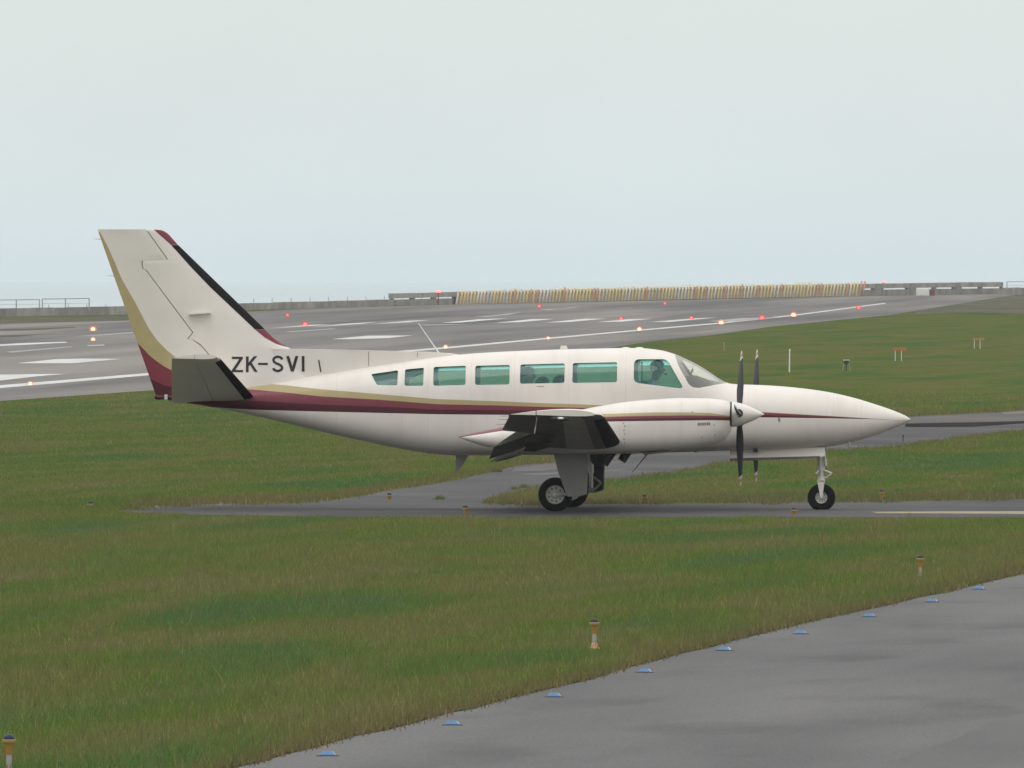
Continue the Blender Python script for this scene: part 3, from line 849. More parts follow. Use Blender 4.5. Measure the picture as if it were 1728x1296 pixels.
ga, gr = 'amber edge lights of the runway', 'red end lights of the runway'
for px, py, r, lb in ((157, 556, 3.0, 'amber light behind the tail, larger one of the vertical pair'), (157, 573, 2.4, 'amber spot behind the tail, lower smaller one of the vertical pair'), (51, 648, 2.7, 'amber light on the white edge line below the big white patch'),  # the lower of the pair is a smaller amber spot
                      (752, 586, 2.5, 'amber light at the foot of the whip aerial'), (925, 571, 1.9, 'small dim amber light on the edge line above the roof blade aerial'), (1079, 556, 2.6, 'amber light on the edge line above the cockpit'),
                      (1217, 545, 3.0, 'bright amber light on the edge line above the propellers'), (1339, 532, 3.0, 'amber light where the edge line bends up toward the slotted wall')):
    runway_light(px, py, r, M['amber'], lb, ga)
for px, py, r, lb in ((485, 532, 1.7, 'tiny red light above the maroon fin root'), (515, 548, 3.0, 'bright red light on the worn white marks ahead of the fin'), (910, 517, 1.9, 'small red light below the blast fence next to a faint mark'),
                      (1048, 538, 2.1, 'red light at the tip of a white bar above the cabin'), (1122, 512, 1.4, 'faint tiny red light close under the blast fence'), (1167, 537, 2.1, 'red light on the broad white bar above the cockpit'),
                      (1286, 537, 3.0, 'brightest red light, between two bright amber lights'), (1449, 519, 2.3, 'red light near the far end of the white edge line')):
    runway_light(px, py, r, M['red'], lb, gr)
for px, py0, py1, lb in ((740, 492, 514, 'red obstacle lamp on a dark pole at the start of the blast fence'), (1489, 476, 497, 'red obstacle lamp on a dark pole past the end of the blast fence')):
    p = gpt(px, py1+.5); p.y -= 3.0; sc = scale_at(p); h = (py1-py0)/sc
    t = thing('obstacle_lamp', lb, 'lamp', p, 0, 'obstacle lamps by the blast fence')
    bm = bmesh.new(); add_tube(bm, (0, 0, 0), (0, 0, h-.09), .045, .035, 8); bm_obj('pole', bm, t, M['rust'])
    bm = bmesh.new(); add_box(bm, (0, 0, h-.07), (.22, .1, .04)); bm_obj('bracket', bm, t, M['dark'])
    for s_ in (-1, 1):
        bm = bmesh.new(); add_lathe(bm, [(0, h-.05), (.075, h-.05), (.08, h+.02), (.05, h+.08), (0, h+.1)], Matrix.Translation((s_*.075, 0, 0)), seg=10); bm_obj('lens', bm, t, M['red'], 50)

# ------------------------------------------------------------------ things standing on the far grass
def at_ground(px, py): return gpt(px, py), scale_at(gpt(px, py))
p, sc = at_ground(1332, 628)
t = thing('marker_pole', 'tall slim white pole standing alone on the far grass', 'pole', p)
bm = bmesh.new(); add_tube(bm, (0, 0, -.05), (.012, 0, 38/sc), .026, .024, 10); bm_obj('pole_shaft', bm, t, M['postw'], 40)
bm = bmesh.new(); add_tube(bm, (.012, 0, 38/sc), (.012, 0, 38.6/sc+.01), .032, .03, 10); bm_obj('pole_cap', bm, t, M['postw'], 40)
p, sc = at_ground(1428, 626)
t = thing('instrument_stand', 'small dark instrument box with white lid on thin legs in the grass', 'instrument', p)
bm = bmesh.new(); add_box(bm, (0, 0, 14.5/sc), (.16, .12, 6/sc)); bmesh.ops.bevel(bm, geom=bm.edges[:], offset=.008, segments=1, affect='EDGES'); bm_obj('housing', bm, t, M['dark'])
bm = bmesh.new(); add_box(bm, (0, 0, 18.4/sc), (.215, .16, .022)); bm_obj('lid', bm, t, M['postw'])
bm = bmesh.new(); add_tube(bm, (0, 0, -.02), (0, 0, 12/sc), .016, seg=8); bm_obj('leg', bm, t, M['dark'])
for s_ in (-1, 1):
    bm = bmesh.new(); add_tube(bm, (s_*.13, .02, -.02), (s_*.10, 0, 13/sc), .008, seg=6); bm_obj('leg', bm, t, M['galv'])
M['orange'] = mat('faded_orange_board', (0.36, 0.165, 0.045), 0.7, var=0.15)
M['ochre'] = mat('ochre_board', (0.34, 0.22, 0.06), 0.7, var=0.15)
for px, py, w, hb, leg, m_, lb in ((1518, 609, 23, 5.2, 17, 'orange', 'orange board marker on two white legs, nearer the plane'), (1651, 588.5, 21, 4.2, 14, 'ochre', 'ochre board marker on two white legs, farther up the grass')):
    p, sc = at_ground(px, py)
    t = thing('board_marker', lb, 'marker', p, 0, 'board markers on the far grass')
    bm = bmesh.new(); add_box(bm, (0, 0, (leg+hb/2)/sc), (w/sc, .04, hb/sc)); bmesh.ops.bevel(bm, geom=bm.edges[:], offset=.006, segments=1, affect='EDGES'); bm_obj('board', bm, t, M[m_])
    for q in (-.32, .14):
        bm = bmesh.new(); add_tube(bm, (q*w/sc, .0, -.05), (q*w/sc, 0, leg/sc-.002), .013, seg=8); bm_obj('leg', bm, t, M['postw'])
for px, py, h, lb in ((1222, 592, 15, 'faint thin grey stake in the grass above the propeller'), (1524, 746, 12, 'short dark stake on the branch taxiway by the nose')):
    p, sc = at_ground(px, py)
    o = None
    t = thing('stake', lb, 'stake', p)
    bm = bmesh.new(); add_tube(bm, (0, 0, -.03), (0, 0, h/sc), .011, .009, 6); bm_obj('stake_shaft', bm, t, M['galv' if px < 1300 else 'dark'])
    bm = bmesh.new(); add_box(bm, (0, 0, h/sc*.85), (.03, .03, .04)); bm_obj('stake_head', bm, t, M['galv' if px < 1300 else 'dark'])

# ------------------------------------------------------------------ taxiway edge lights
M['yel'] = mat('yellow_lamp_body', (0.36, 0.19, 0.035), 0.55, var=0.12, vscale=20)
M['yelpale'] = mat('faded_yellow_rim', (0.42, 0.29, 0.12), 0.6, var=0.1, vscale=20)
M['bluecap'] = mat('dark_blue_dome', (0.018, 0.026, 0.062), 0.4, spec=0.2)
M['stem'] = mat('grey_stem', (0.34, 0.33, 0.32), 0.6, var=0.1, vscale=20)
M['basepl'] = mat('flaking_orange_base', (0.52, 0.30, 0.17), 0.75, var=0.35, vscale=40)
def taxi_lamp(p, lbl):
    t = thing('taxiway_lamp', lbl, 'taxiway light', p, 0, 'blue-capped taxiway edge lights')
    bm = bmesh.new(); add_lathe(bm, [(0, -.02), (.052, -.02), (.05, .012), (.034, .018), (.026, .055), (0, .055)], seg=20); bm_obj('base', bm, t, M['basepl'], 35)
    bm = bmesh.new(); add_lathe(bm, [(.0, .05), (.019, .05), (.019, .145), (0, .145)], seg=16); bm_obj('stem', bm, t, M['stem'], 35)
    bm = bmesh.new(); add_lathe(bm, [(0, .143), (.022, .143), (.026, .17), (.034, .218), (.036, .222), (0, .222)], seg=20); bm_obj('lamp_body', bm, t, M['yel'], 30)
    bm = bmesh.new(); add_lathe(bm, [(0, .2205), (.040, .222), (.047, .236), (.047, .244), (.04, .246), (0, .246)], seg=22); bm_obj('lamp_rim', bm, t, M['yelpale'], 30)
    bm = bmesh.new(); add_lathe(bm, [(.041, .246)]+[(.041*math.cos(a), .246+.036*math.sin(a)) for a in np.linspace(.1, math.pi/2, 7)], seg=22); bm_obj('dome', bm, t, M['bluecap'], 60)
    return t
lamp0 = None
for px, py, sink, lb in ((1003, 1095, 0, 'blue-capped yellow light on a flaking orange base, in mid grass near the apron'), (1553, 972, 0.04, 'blue-capped light in the grass by the farther blue reflectors'), (15, 1308, 0, 'largest blue-capped light, cut off by the bottom corner of the picture'),
                   (785, 868, 0.15, 'small blue-capped light at the taxiway edge behind the main wheel'), (1340, 869, 0.17, 'small blue-capped light at the taxiway edge by the nose wheel'), (657, 843.5, 0.17, 'tiny yellow light across the taxiway, below the rear fuselage'),
                   (1088, 850, 0.14, 'tiny yellow light across the taxiway, between main and nose wheels'), (1488, 846, 0.1, 'pale dark-topped light across the taxiway, ahead of the nose wheel'), (153, 858.5, 0.17, 'tiny orange light in the grass where the taxiway ends')):
    p = gpt(px, py, -sink)
    if lamp0 is None: lamp0 = taxi_lamp(p, lb)
    else: dup(lamp0, p, random.uniform(0, 6), lb)

# blue reflectors on the apron
M['refl'] = mat('blue_reflector', (0.115, 0.235, 0.43), 0.55, var=0.15, vscale=30, spec=0.2)
M['reflpale'] = mat('pale_reflector_facet', (0.38, 0.47, 0.56), 0.4)
M['reflbase'] = mat('dark_reflector_base', (0.07, 0.075, 0.08), 0.7)
ref0 = None
refs = [(553, 1277), (763, 1225), (935, 1177.5), (1088, 1136), (1223, 1099), (1351, 1071), (1467, 1042), (1573, 1017), (1652, 995.5)]
wh = ['first', 'second', 'third', 'fourth', 'fifth', 'sixth', 'seventh', 'eighth', 'last and farthest']
for i, (px, py) in enumerate(refs):
    p = gpt(px, py, .005)
    lb = 'low blue reflector on the apron, %s in the row counted from the viewer' % wh[i]
    if ref0 is None:
        ref0 = thing('pavement_reflector', lb, 'reflector', p, 0, 'blue reflectors along the apron edge')
        bm = bmesh.new(); add_box(bm, (0, 0, .004), (.185, .10, .008)); bmesh.ops.bevel(bm, geom=[e_ for e_ in bm.edges], offset=.003, segments=1, affect='EDGES'); bm_obj('base', bm, ref0, M['reflbase'])
        bm = bmesh.new()
        lo = [(-.068, -.042), (.062, -.042), (.062, .042), (-.068, .042)]; up = [(-.04, -.022), (.038, -.022), (.038, .022), (-.04, .022)]
        a = [bm.verts.new((x, y, .008)) for x, y in lo]; b_ = [bm.verts.new((x, y, .041)) for x, y in up]
        bm.faces.new(b_); bm.faces.new(a[::-1])
        for k in range(4): bm.faces.new((a[k], a[(k+1) % 4], b_[(k+1) % 4], b_[k]))
        bmesh.ops.bevel(bm, geom=bm.edges[:], offset=.004, segments=2, affect='EDGES'); bm_obj('reflector_body', bm, ref0, M['refl'], 30)
        bm = bmesh.new()
        q = [bm.verts.new(v) for v in ((.0640, -.034, .011), (.0640, .034, .011), (.044, .02, .038), (.044, -.02, .038), (.058, -.034, .011), (.058, .034, .011), (.038, .02, .038), (.038, -.02, .038))]
        for f in ((0, 1, 2, 3), (4, 7, 6, 5), (0, 3, 7, 4), (1, 5, 6, 2), (3, 2, 6, 7), (0, 4, 5, 1)): bm.faces.new([q[k] for k in f])
        bm_obj('facet', bm, ref0, M['reflpale'])
    else: dup(ref0, p, random.uniform(-.25, .1), lb)
for o in [q for q in S.objects if q.name.startswith('pavement_reflector')]: o.scale = (.88, .88, .85)

# ================================================================== AIRCRAFT
plane = thing('airplane', 'cream twin-propeller airplane with gold and maroon stripes taxiing, registration ZK-SVI', 'airplane', (0, 0, 0), YAW)

class Body:
    """A closed hull along x with superellipse sections."""
    def __init__(s, top, bot, wid, y0=0.0, mid=None, nt=None, nb=None, ref_y=0.0):
        tp = [loc(*p, ref_y) for p in top]; bp = [loc(*p, ref_y) for p in bot]
        s.zt, s.zb = pchip([p[0] for p in tp], [p[1] for p in tp]), pchip([p[0] for p in bp], [p[1] for p in bp])
        s.w = pchip([loc(p, 700, ref_y)[0] for p, _ in wid], [v for _, v in wid])
        s.mid = pchip([loc(p, 700, ref_y)[0] for p, _ in mid], [v for _, v in mid])
        s.nt = pchip([loc(p, 700, ref_y)[0] for p, _ in nt], [v for _, v in nt])
        s.nb = pchip([loc(p, 700, ref_y)[0] for p, _ in nb], [v for _, v in nb])
        s.x0 = max(min(p[0] for p in tp), min(p[0] for p in bp)); s.x1 = min(max(p[0] for p in tp), max(p[0] for p in bp))
        s.y0 = y0
    def ring(s, x, off=0.0, n=72):
        zt, zb = s.zt(x)-off, s.zb(x)+off
        w = max(s.w(x)-off, .004)
        zc = zb+(zt-zb)*s.mid(x)
        out = []
        for i in range(n):
            a = 2*math.pi*(i+.5)/n
            c, q = math.cos(a), math.sin(a)
            ex = s.nt(x) if q >= 0 else s.nb(x)
            k = (abs(c)**ex+abs(q)**ex)**(-1/ex)
            out.append((x, s.y0+w*c*k, zc+(zt-zc if q >= 0 else zc-zb)*q*k))
        return out
    def half(s, x, z, off=0.0):
        zt, zb = s.zt(x)-off, s.zb(x)+off
        zc = zb+(zt-zb)*s.mid(x)
        h, ex = ((zt-zc), s.nt(x)) if z >= zc else ((zc-zb), s.nb(x))
        r = min(abs(z-zc)/max(h, 1e-4), 1)
        return (s.w(x)-off)*(1-r**ex)**(1/ex)
    def stations(s, n, a=None, b=None):
        a = s.x0 if a is None else a; b = s.x1 if b is None else b
        t = np.linspace(0, 1, n)
        return [float(a+(b-a)*v) for v in t]

top = [(265, 668.5), (300, 664), (350, 659), (400, 654), (450, 647.5), (500, 640), (540, 632), (560, 629.5), (600, 623), (640, 617), (680, 611), (710, 606), (750, 601), (800, 596.4), (850, 593.4), (900, 591.2), (950, 589.5), (1000, 588.3), (1050, 587.3),
       (1080, 587.4), (1100, 589), (1120, 592), (1136, 597), (1146, 601), (1160, 607.5), (1180, 617.7), (1200, 630.5), (1214, 640), (1224, 645.3), (1234, 647.7), (1250, 648.6), (1280, 649.6), (1320, 652), (1360, 656), (1400, 662), (1440, 671), (1470, 680), (1500, 690), (1518, 697), (1530, 702.5), (1536, 707)]
bot = [(265, 672.5), (300, 678), (350, 686), (400, 695), (450, 706), (500, 718), (540, 727.5), (580, 737), (620, 745.5), (660, 754), (700, 761.5), (740, 767), (780, 768.5), (840, 768), (1000, 766.5), (1100, 764.5), (1180, 762), (1240, 760), (1300, 759), (1360, 757), (1400, 753.5), (1440, 745.5), (1470, 737), (1500, 726), (1518, 718.5), (1530, 712.5), (1536, 709)]
wid = [(265, .05), (300, .13), (350, .20), (400, .27), (500, .41), (600, .55), (680, .66), (750, .72), (850, .74), (1000, .74), (1100, .725), (1180, .69), (1240, .64), (1300, .58), (1360, .52), (1400, .455), (1440, .36), (1470, .275), (1500, .17), (1518, .105), (1530, .05), (1536, .014)]
mid = [(265, .5), (500, .46), (700, .42), (1000, .42), (1130, .46), (1240, .50), (1400, .5), (1535, .5)]
nt = [(265, 2.0), (500, 2.2), (700, 2.5), (900, 2.75), (1100, 2.75), (1180, 2.5), (1240, 2.25), (1400, 2.05), (1535, 2.0)]
nb = [(265, 2.0), (400, 2.4), (560, 2.9), (700, 3.3), (850, 3.7), (1150, 3.6), (1300, 2.9), (1400, 2.4), (1535, 2.0)]
fus = Body(top, bot, wid, 0.0, mid, nt, nb)

def hull_mesh(off_out, off_in, nx=150, a=None, b=None):
    xs = fus.stations(nx)
    bm = loft_mesh([fus.ring(x, off_out) for x in xs])
    xi = fus.stations(nx-20, loc(520, 700)[0] if a is None else a, loc(1380, 700)[0] if b is None else b)
    loft_mesh([fus.ring(x, off_in) for x in xi], True, bm, 1)
    me = bpy.data.meshes.new('hull'); bm.to_mesh(me); bm.free()
    return me
WIN = [[(624.2, 631.6), (670, 625), (670, 650.4), (635, 650)],
       [(682, 623.6), (714, 620.6), (714, 651), (682, 651)],
       [(730.6, 619.4), (785.6, 617.2), (785.8, 649.6), (731, 651)],
       [(801.5, 617.3), (860, 615.8), (860, 648.8), (801.8, 649.6)],
       [(877.6, 615.2), (952.8, 613.2), (952.8, 646.2), (877.6, 647.6)],
       [(966, 612.8), (1041.4, 611.2), (1041.4, 645), (966, 646.2)],
       [(1069.5, 606.3), (1124.5, 606), (1154.5, 656.2), (1069.5, 645.6)]]
WRAD = [2.5, 3, 4, 4, 4, 4, 9]
SCREEN = [(1137, 584), (1137.5, 600), (1145, 617), (1163, 648), (1170, 653.4), (1180, 654.6), (1196, 651.5), (1214, 648), (1226, 646.4), (1233, 640), (1230, 610), (1190, 584)]
def cutter(pix, r, grow=0.0, yr=(-1.6, 1.6), ry=-.66, seg=5):
    pp = round_poly(pix, r, seg) if r else pix
    q = [loc(p[0], p[1], ry) for p in pp]
    bm = bmesh.new()
    add_prism(bm, q, lambda p, s_: (p[0], yr[s_], p[1]), 1)
    bmesh.ops.recalc_face_normals(bm, faces=bm.faces)
    me = bpy.data.meshes.new('cut'); bm.to_mesh(me); bm.free()
    return me
cuts = [cutter(w_, r) for w_, r in zip(WIN, WRAD)] + [cutter(SCREEN, 0, ry=-.45)]
fx0, fx1 = fus.x0, fus.x1
def stripe(pp): return [loc(x, y, -.62) for x, y in pp]
bands = [(stripe([(255, 640), (300, 640), (420, 645.5), (480, 650.5), (540, 657), (640, 665), (740, 673.5), (840, 677), (900, 679.6), (1000, 683), (1100, 687), (1200, 691.5), (1293, 695.6), (1400, 702), (1476, 707.2), (1540, 712)]), GOLD),
         (stripe([(255, 652), (300, 652), (420, 657.5), (480, 662.5), (540, 669), (640, 674.6), (740, 682), (840, 684), (900, 686), (1000, 688.5), (1100, 690), (1200, 693), (1293, 696.5), (1400, 702.6), (1476, 707.2), (1540, 712)]), MAROON),
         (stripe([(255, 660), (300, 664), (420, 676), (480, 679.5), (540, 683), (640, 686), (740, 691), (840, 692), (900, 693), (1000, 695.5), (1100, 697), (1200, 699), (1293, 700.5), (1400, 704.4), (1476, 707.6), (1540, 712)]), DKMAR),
         (stripe([(255, 700), (300, 690), (350, 687.5), (420, 691.5), (480, 693.2), (540, 694.6), (640, 696.8), (740, 699), (840, 699.8), (900, 700.4), (1000, 701.5), (1100, 702.6), (1200, 703.6), (1293, 704.4), (1400, 706), (1476, 707.9), (1540, 712)]), WHITE)]
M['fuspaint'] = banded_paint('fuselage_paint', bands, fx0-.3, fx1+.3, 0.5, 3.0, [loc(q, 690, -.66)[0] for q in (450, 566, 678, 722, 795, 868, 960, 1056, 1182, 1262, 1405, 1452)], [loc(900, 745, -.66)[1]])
hull = boolean(hull_mesh(0.0, 0.05), cuts, 'DIFFERENCE')
fuselage = link('fuselage', hull, plane, [M['fuspaint'], M['interior']], 32)
hull.materials.clear(); hull.materials.append(M['fuspaint']); hull.materials.append(M['interior'])
# analytic normals on the outer skin, so that the window cuts leave no shading marks
def fix_normals(me, body):
    nrm = []
    vco = [v.co for v in me.vertices]
    cache = {}
    def an(i):
        if i in cache: return cache[i]
        p = vco[i]; e_ = .004
        sg = 1 if p.y >= body.y0 else -1
        def F(x, y, z):
            zt, zb, w = body.zt(x), body.zb(x), body.w(x)
            zc = zb+(zt-zb)*body.mid(x)
            h, ex = ((zt-zc), body.nt(x)) if z >= zc else ((zc-zb), body.nb(x))
            return ((abs(y-body.y0)/w)**ex+(abs(z-zc)/h)**ex)**(1/ex)
        g = Vector((F(p.x+e_, p.y, p.z)-F(p.x-e_, p.y, p.z), F(p.x, p.y+e_, p.z)-F(p.x, p.y-e_, p.z), F(p.x, p.y, p.z+e_)-F(p.x, p.y, p.z-e_)))
        cache[i] = g.normalized() if g.length > 1e-9 else Vector((0, 0, 1))
        return cache[i]
    for poly in me.polygons:
        for li in poly.loop_indices:
            vi = me.loops[li].vertex_index
            if poly.material_index == 0:
                nv = an(vi)
                nrm.append(nv if nv.dot(poly.normal) > .6 else poly.normal.copy())
            else: nrm.append(poly.normal.copy())
    me.normals_split_custom_set(nrm)
fix_normals(hull, fus)

# window panes: thin curved pieces of the same hull, set 8 mm in
for w_, r in zip(WIN, WRAD):
    xa, xb = min(loc(p[0], p[1], -.66)[0] for p in w_)-.25, max(loc(p[0], p[1], -.66)[0] for p in w_)+.25
    xs = np.linspace(xa, xb, 12)
    bm = loft_mesh([fus.ring(float(x), .020) for x in xs])
    xi = np.linspace(xa+.05, xb-.05, 12)
    loft_mesh([fus.ring(float(x), .026) for x in xi], True, bm)
    me = bpy.data.meshes.new('shell'); bm.to_mesh(me); bm.free()
    pm = boolean(me, [cutter(w_, r)], 'INTERSECT')
    for sgn in (-1, 1):
        bm = bmesh.new(); bm.from_mesh(pm)
        bmesh.ops.delete(bm, geom=[v for v in bm.verts if v.co.y*sgn < 0], context='VERTS')
        for f in bm.faces: f.material_index = 0
        me = bpy.data.meshes.new('window'); bm.to_mesh(me); bm.free()
        link('cockpit_window' if w_ is WIN[-1] else 'cabin_window', me, plane, M['glass'], 30)
# added pale strip imitating the band of light along the far window tops
for w_, lft in zip(WIN, (.62, 1, 1, 1, 1, 1, 1)):
    ym = max(p[1] for p in w_)
    t0, t1 = w_[0], w_[1]
    dp = 7.5 if w_ is not WIN[-1] else 10.5
    q = [(t0[0]+1, t0[1]+1), (t1[0]-1, t1[1]+1), (t1[0]-1, t1[1]+dp), (t0[0]+1, t0[1]+dp)]
    if w_ is WIN[-1]: q = [(1073, 608), (1124, 607.5), (1130, 617), (1073, 617)]
    xa, xb = min(loc(p[0], p[1], -.66)[0] for p in w_)-.25, max(loc(p[0], p[1], -.66)[0] for p in w_)+.25
    bm = loft_mesh([fus.ring(float(x), .032) for x in np.linspace(xa, xb, 12)])
    loft_mesh([fus.ring(float(x), .036) for x in np.linspace(xa+.05, xb-.05, 12)], True, bm)
    me = bpy.data.meshes.new('shell'); bm.to_mesh(me); bm.free()
    pm = boolean(me, [cutter(q, 1.5, yr=(.05, 1.6))], 'INTERSECT')
    for p in pm.polygons: p.material_index = 0
    pm.materials.clear()
    link('window_light_band', pm, plane, M['lightband'], 30)
xa, xb = loc(1120, 600)[0], loc(1245, 600)[0]
bm = loft_mesh([fus.ring(float(x), .006) for x in np.linspace(xa, xb, 26)])
loft_mesh([fus.ring(float(x), .012) for x in np.linspace(xa+.04, xb-.04, 26)], True, bm)
me = bpy.data.meshes.new('shell'); bm.to_mesh(me); bm.free()
pm = boolean(me, [cutter(SCREEN, 0, ry=-.45)], 'INTERSECT')
for sgn in (-1, 1):
    bm = bmesh.new(); bm.from_mesh(pm)
    bmesh.ops.bisect_plane(bm, geom=bm.verts[:]+bm.edges[:]+bm.faces[:], plane_co=(0, sgn*.012, 0), plane_no=(0, -sgn, 0), clear_outer=True)
    for f in bm.faces: f.material_index = 0
    me = bpy.data.meshes.new('windscreen'); bm.to_mesh(me); bm.free()
    link('windscreen', me, plane, M['screen' if sgn < 0 else 'screenglare'], 40)
def lining(nm, q, m_, o1, o2):
    bm = loft_mesh([fus.ring(float(x), o1) for x in np.linspace(xa, xb, 26)])
    loft_mesh([fus.ring(float(x), o2) for x in np.linspace(xa+.04, xb-.04, 26)], True, bm)
    me = bpy.data.meshes.new('shell'); bm.to_mesh(me); bm.free()
    pm = boolean(me, [cutter(q, 0, ry=-.45)], 'INTERSECT')
    for p in pm.polygons: p.material_index = 0
    pm.materials.clear()
    return link(nm, pm, plane, m_, 40)
lining('glareshield', [(1159, 634), (1170, 634.5), (1192, 642), (1221, 646.5), (1214, 650), (1196, 654), (1180, 657), (1168, 656), (1160, 648)], M['panel'], .018, .03)
lining('windscreen_frame', [(1136, 598), (1143, 601), (1152, 617), (1168, 640), (1164, 650), (1143, 618)], M['frame'], .034, .044)
# centre post and frame strips of the windscreen
bm = bmesh.new()
xs = [loc(p, 640)[0] for p in np.linspace(1132, 1229, 16)]
rg = []
for x in xs:
    z = fus.zt(x)
    rg.append([(x, -.03, z-.03), (x, .03, z-.03), (x, .03, z+.004), (x, -.03, z+.004)])
loft_mesh(rg, False, bm)
bm_obj('windscreen_post', bm, plane, M['white'], 40)

# cabin furniture
bm = bmesh.new()
x0, z0 = loc(1166, 645); x1, z1 = loc(1216, 652)
add_prism(bm, [loc(1158, 700), loc(1158, 648), loc(1164, 637), loc(1172, 635.5), loc(1190, 642), loc(1206, 650), loc(1206, 700)], lambda p, s_: (p[0], (-.47, .47)[s_], p[1]))
bm_obj('instrument_panel', bm, plane, M['panel'])
bm = bmesh.new()
xs = [loc(p, 700)[0] for p in (735, 800, 1170)]
add_prism(bm, [(xs[0], 1.02), (xs[2], 1.02), (xs[2], 1.07), (xs[0], 1.07)], lambda p, s_: (p[0], (-.5, .5)[s_], p[1]))
bm_obj('cabin_floor', bm, plane, M['interior'])
def seat(px, y, top_py, nm='cabin_seat'):
    x, zt = loc(px, top_py, y)
    bm = bmesh.new()
    add_box(bm, (x+.22, y, 1.40), (.46, .44, .14))
    add_box(bm, (x-.03, y, (zt-.0+1.45)/2), (.11, .42, zt-1.45), Matrix.Rotation(rad(-6), 3, 'Y'))
    for s_ in (-1, 1): add_box(bm, (x+.2, y+s_*.17, 1.2), (.05, .05, .28))
    bmesh.ops.bevel(bm, geom=bm.edges[:], offset=.02, segments=2, affect='EDGES')
    bm_obj(nm, bm, plane, M['seat'], 40)
for px, y, tp in ((666, .30, 636), (888, -.36, 652), (905, .30, 652), (936, .36, 652), (1020, .34, 655), (840, .34, 655)): seat(px, y, tp)
seat(1092, .30, 642, 'pilot_seat'); seat(1098, -.32, 662, 'pilot_seat')
bm = bmesh.new()
xb_, zb_ = loc(1078.5, 611, -.3); xb2, zb2 = loc(1081, 648, -.3)
add_box(bm, ((xb_+xb2)/2, .3, (zb_+zb2)/2), (.02, .05, zb_-zb2)); bm_obj('cabin_divider', bm, plane, M['dark'])
bm = bmesh.new()
xv, zv = loc(1168, 626, 0)
add_box(bm, (xv, .0, zv), (.03, .09, .06), Matrix.Rotation(.4, 3, 'Y')); add_tube(bm, (xv, 0, zv+.02), (xv+.02, 0, zv+.07), .006); bm_obj('compass', bm, plane, M['panel'])

# ---- lifting surfaces
def shape(u):
    u = min(max(u, 0), 1)
    return 10*(0.2969*math.sqrt(u)-0.1260*u-0.3516*u*u+0.2843*u**3-0.1015*u**4)
def patch(name, sts, place, parent, mats, inflate=0.0, N=14, smooth=35, hf=None):
    """sts: (pos, xLE, xTE, T, xa, xb); surface between chord positions xa (front) and xb (aft)."""
    bm = bmesh.new()
    rings = []
    for st in sts:
        pos, xl, xt, T, xa, xb = st
        up = []; lo = []
        for i in range(N+1):
            t_ = i/N
            x = xa+(xb-xa)*(1-math.cos(math.pi/2*t_)) if abs(xa-xl) < 1e-4 else xa+(xb-xa)*t_
            u = (xl-x)/(xl-xt)
            h = (hf(pos, x) if hf else T*shape(u))+inflate*(1.0 if u > .002 else .3)
            xx = x+(inflate if u < .002 else 0)
            up.append(place(pos, xx, h)); lo.append(place(pos, xx, -h))
        rings.append(up+lo[::-1])
    loft_mesh(rings, False, bm)
    bmesh.ops.remove_doubles(bm, verts=bm.verts, dist=2e-5)
    o = bm_obj(name, bm, parent, mats, smooth)
    return o

# vertical tail
finLE = [(387, 264), (387.6, 270), (390, 277), (395, 284), (404, 292), (413, 300), (485, 374), (556, 447), (570, 461), (580, 475), (586, 487.5), (588.4, 491), (600, 503), (612, 513), (640, 535), (672, 560)]
dorLE = lerp_fn([(588.2, 492), (588.6, 500), (589.3, 540), (590.6, 600), (592.5, 680), (593.6, 720), (596, 760), (599, 778), (604, 775), (612, 765), (640, 690), (668, 600)])
finTE = lerp_fn([(387, 165), (390, 165.5), (580, 232.5), (672, 265)])
hinge = lerp_fn([(387, 247), (438.3, 284), (439.7, 241), (446, 240), (453, 240), (455, 246.5), (561, 326), (572, 317.5), (573, 320), (573.4, 331), (583, 340), (600, 355), (668, 405)])
boot_in = lerp_fn([(387, 259.5), (390, 263), (415, 291), (470, 340), (556, 431), (570, 448), (580, 466), (587, 489), (588.4, 499.9)])
fT = lambda py: float(np.interp(py, [387, 560, 600, 640, 672], [.05, .085, .10, .13, .15]))
fLE = lerp_fn(finLE)
def fin_x(px, py): return loc(px, py, 0)[0]
def fin_z(py): return loc(400, py, 0)[1]
def fin_h(py, x):
    xl, xt = fin_x(fLE(py), py), fin_x(finTE(py), py)
    return fT(py)*shape((xl-x)/(xl-xt)) if x < xl else 0.0
def dor_h(py, x):
    """Half thickness of the long flat fairing ahead of the fin."""
    xl, xt = fin_x(dorLE(py), py), fin_x(428, py)
    return (.06+.03*min(max((fin_x(600, py)-x)/(fin_x(600, py)-fin_x(465, py)), 0), 1))*min(1, math.sqrt(max(xl-x, 0)/.05))*min(1, max(x-xt, 0)/.45+.35)
def fin_half(px, py):
    x = fin_x(px, py)
    return max(fin_h(py, x), dor_h(py, x) if py > 588.6 else 0)
plf = lambda py, x, h: (x, h, fin_z(py))
def fst(pys, fa, fb):
    r = []
    for py in pys:
        a, b = fa(py), fb(py)
        xl = fin_x(fLE(py), py)
        xa = xl if a is None or a >= fLE(py)-1e-6 else fin_x(a, py)
        r.append((py, xl, fin_x(finTE(py), py), fT(py), xa, fin_x(b, py)))
    return r
Pf = [387, 387.6, 390, 395, 404, 413, 425, 438.2, 439.8, 446, 453.5, 455.2, 470, 485, 520, 556, 561, 570, 572, 573.2, 580, 583, 586, 588.4, 594, 600, 606, 612, 618, 624, 630, 640, 654, 668]
fin = patch('tail_fin', fst(Pf, lambda y: None, lambda y: hinge(y)+.8), plf, plane, [M['white']], N=64, hf=fin_h)
patch('dorsal_fairing', [(py, fin_x(dorLE(py), py), fin_x(428, py), .06, fin_x(dorLE(py), py), fin_x(428, py)) for py in (588.7, 589.3, 590, 590.6, 591.5, 592.5, 593.6, 596, 599, 604, 612, 620, 630, 640, 655, 668)],
      plf, fin, [M['white']], 0, 60, hf=dor_h)
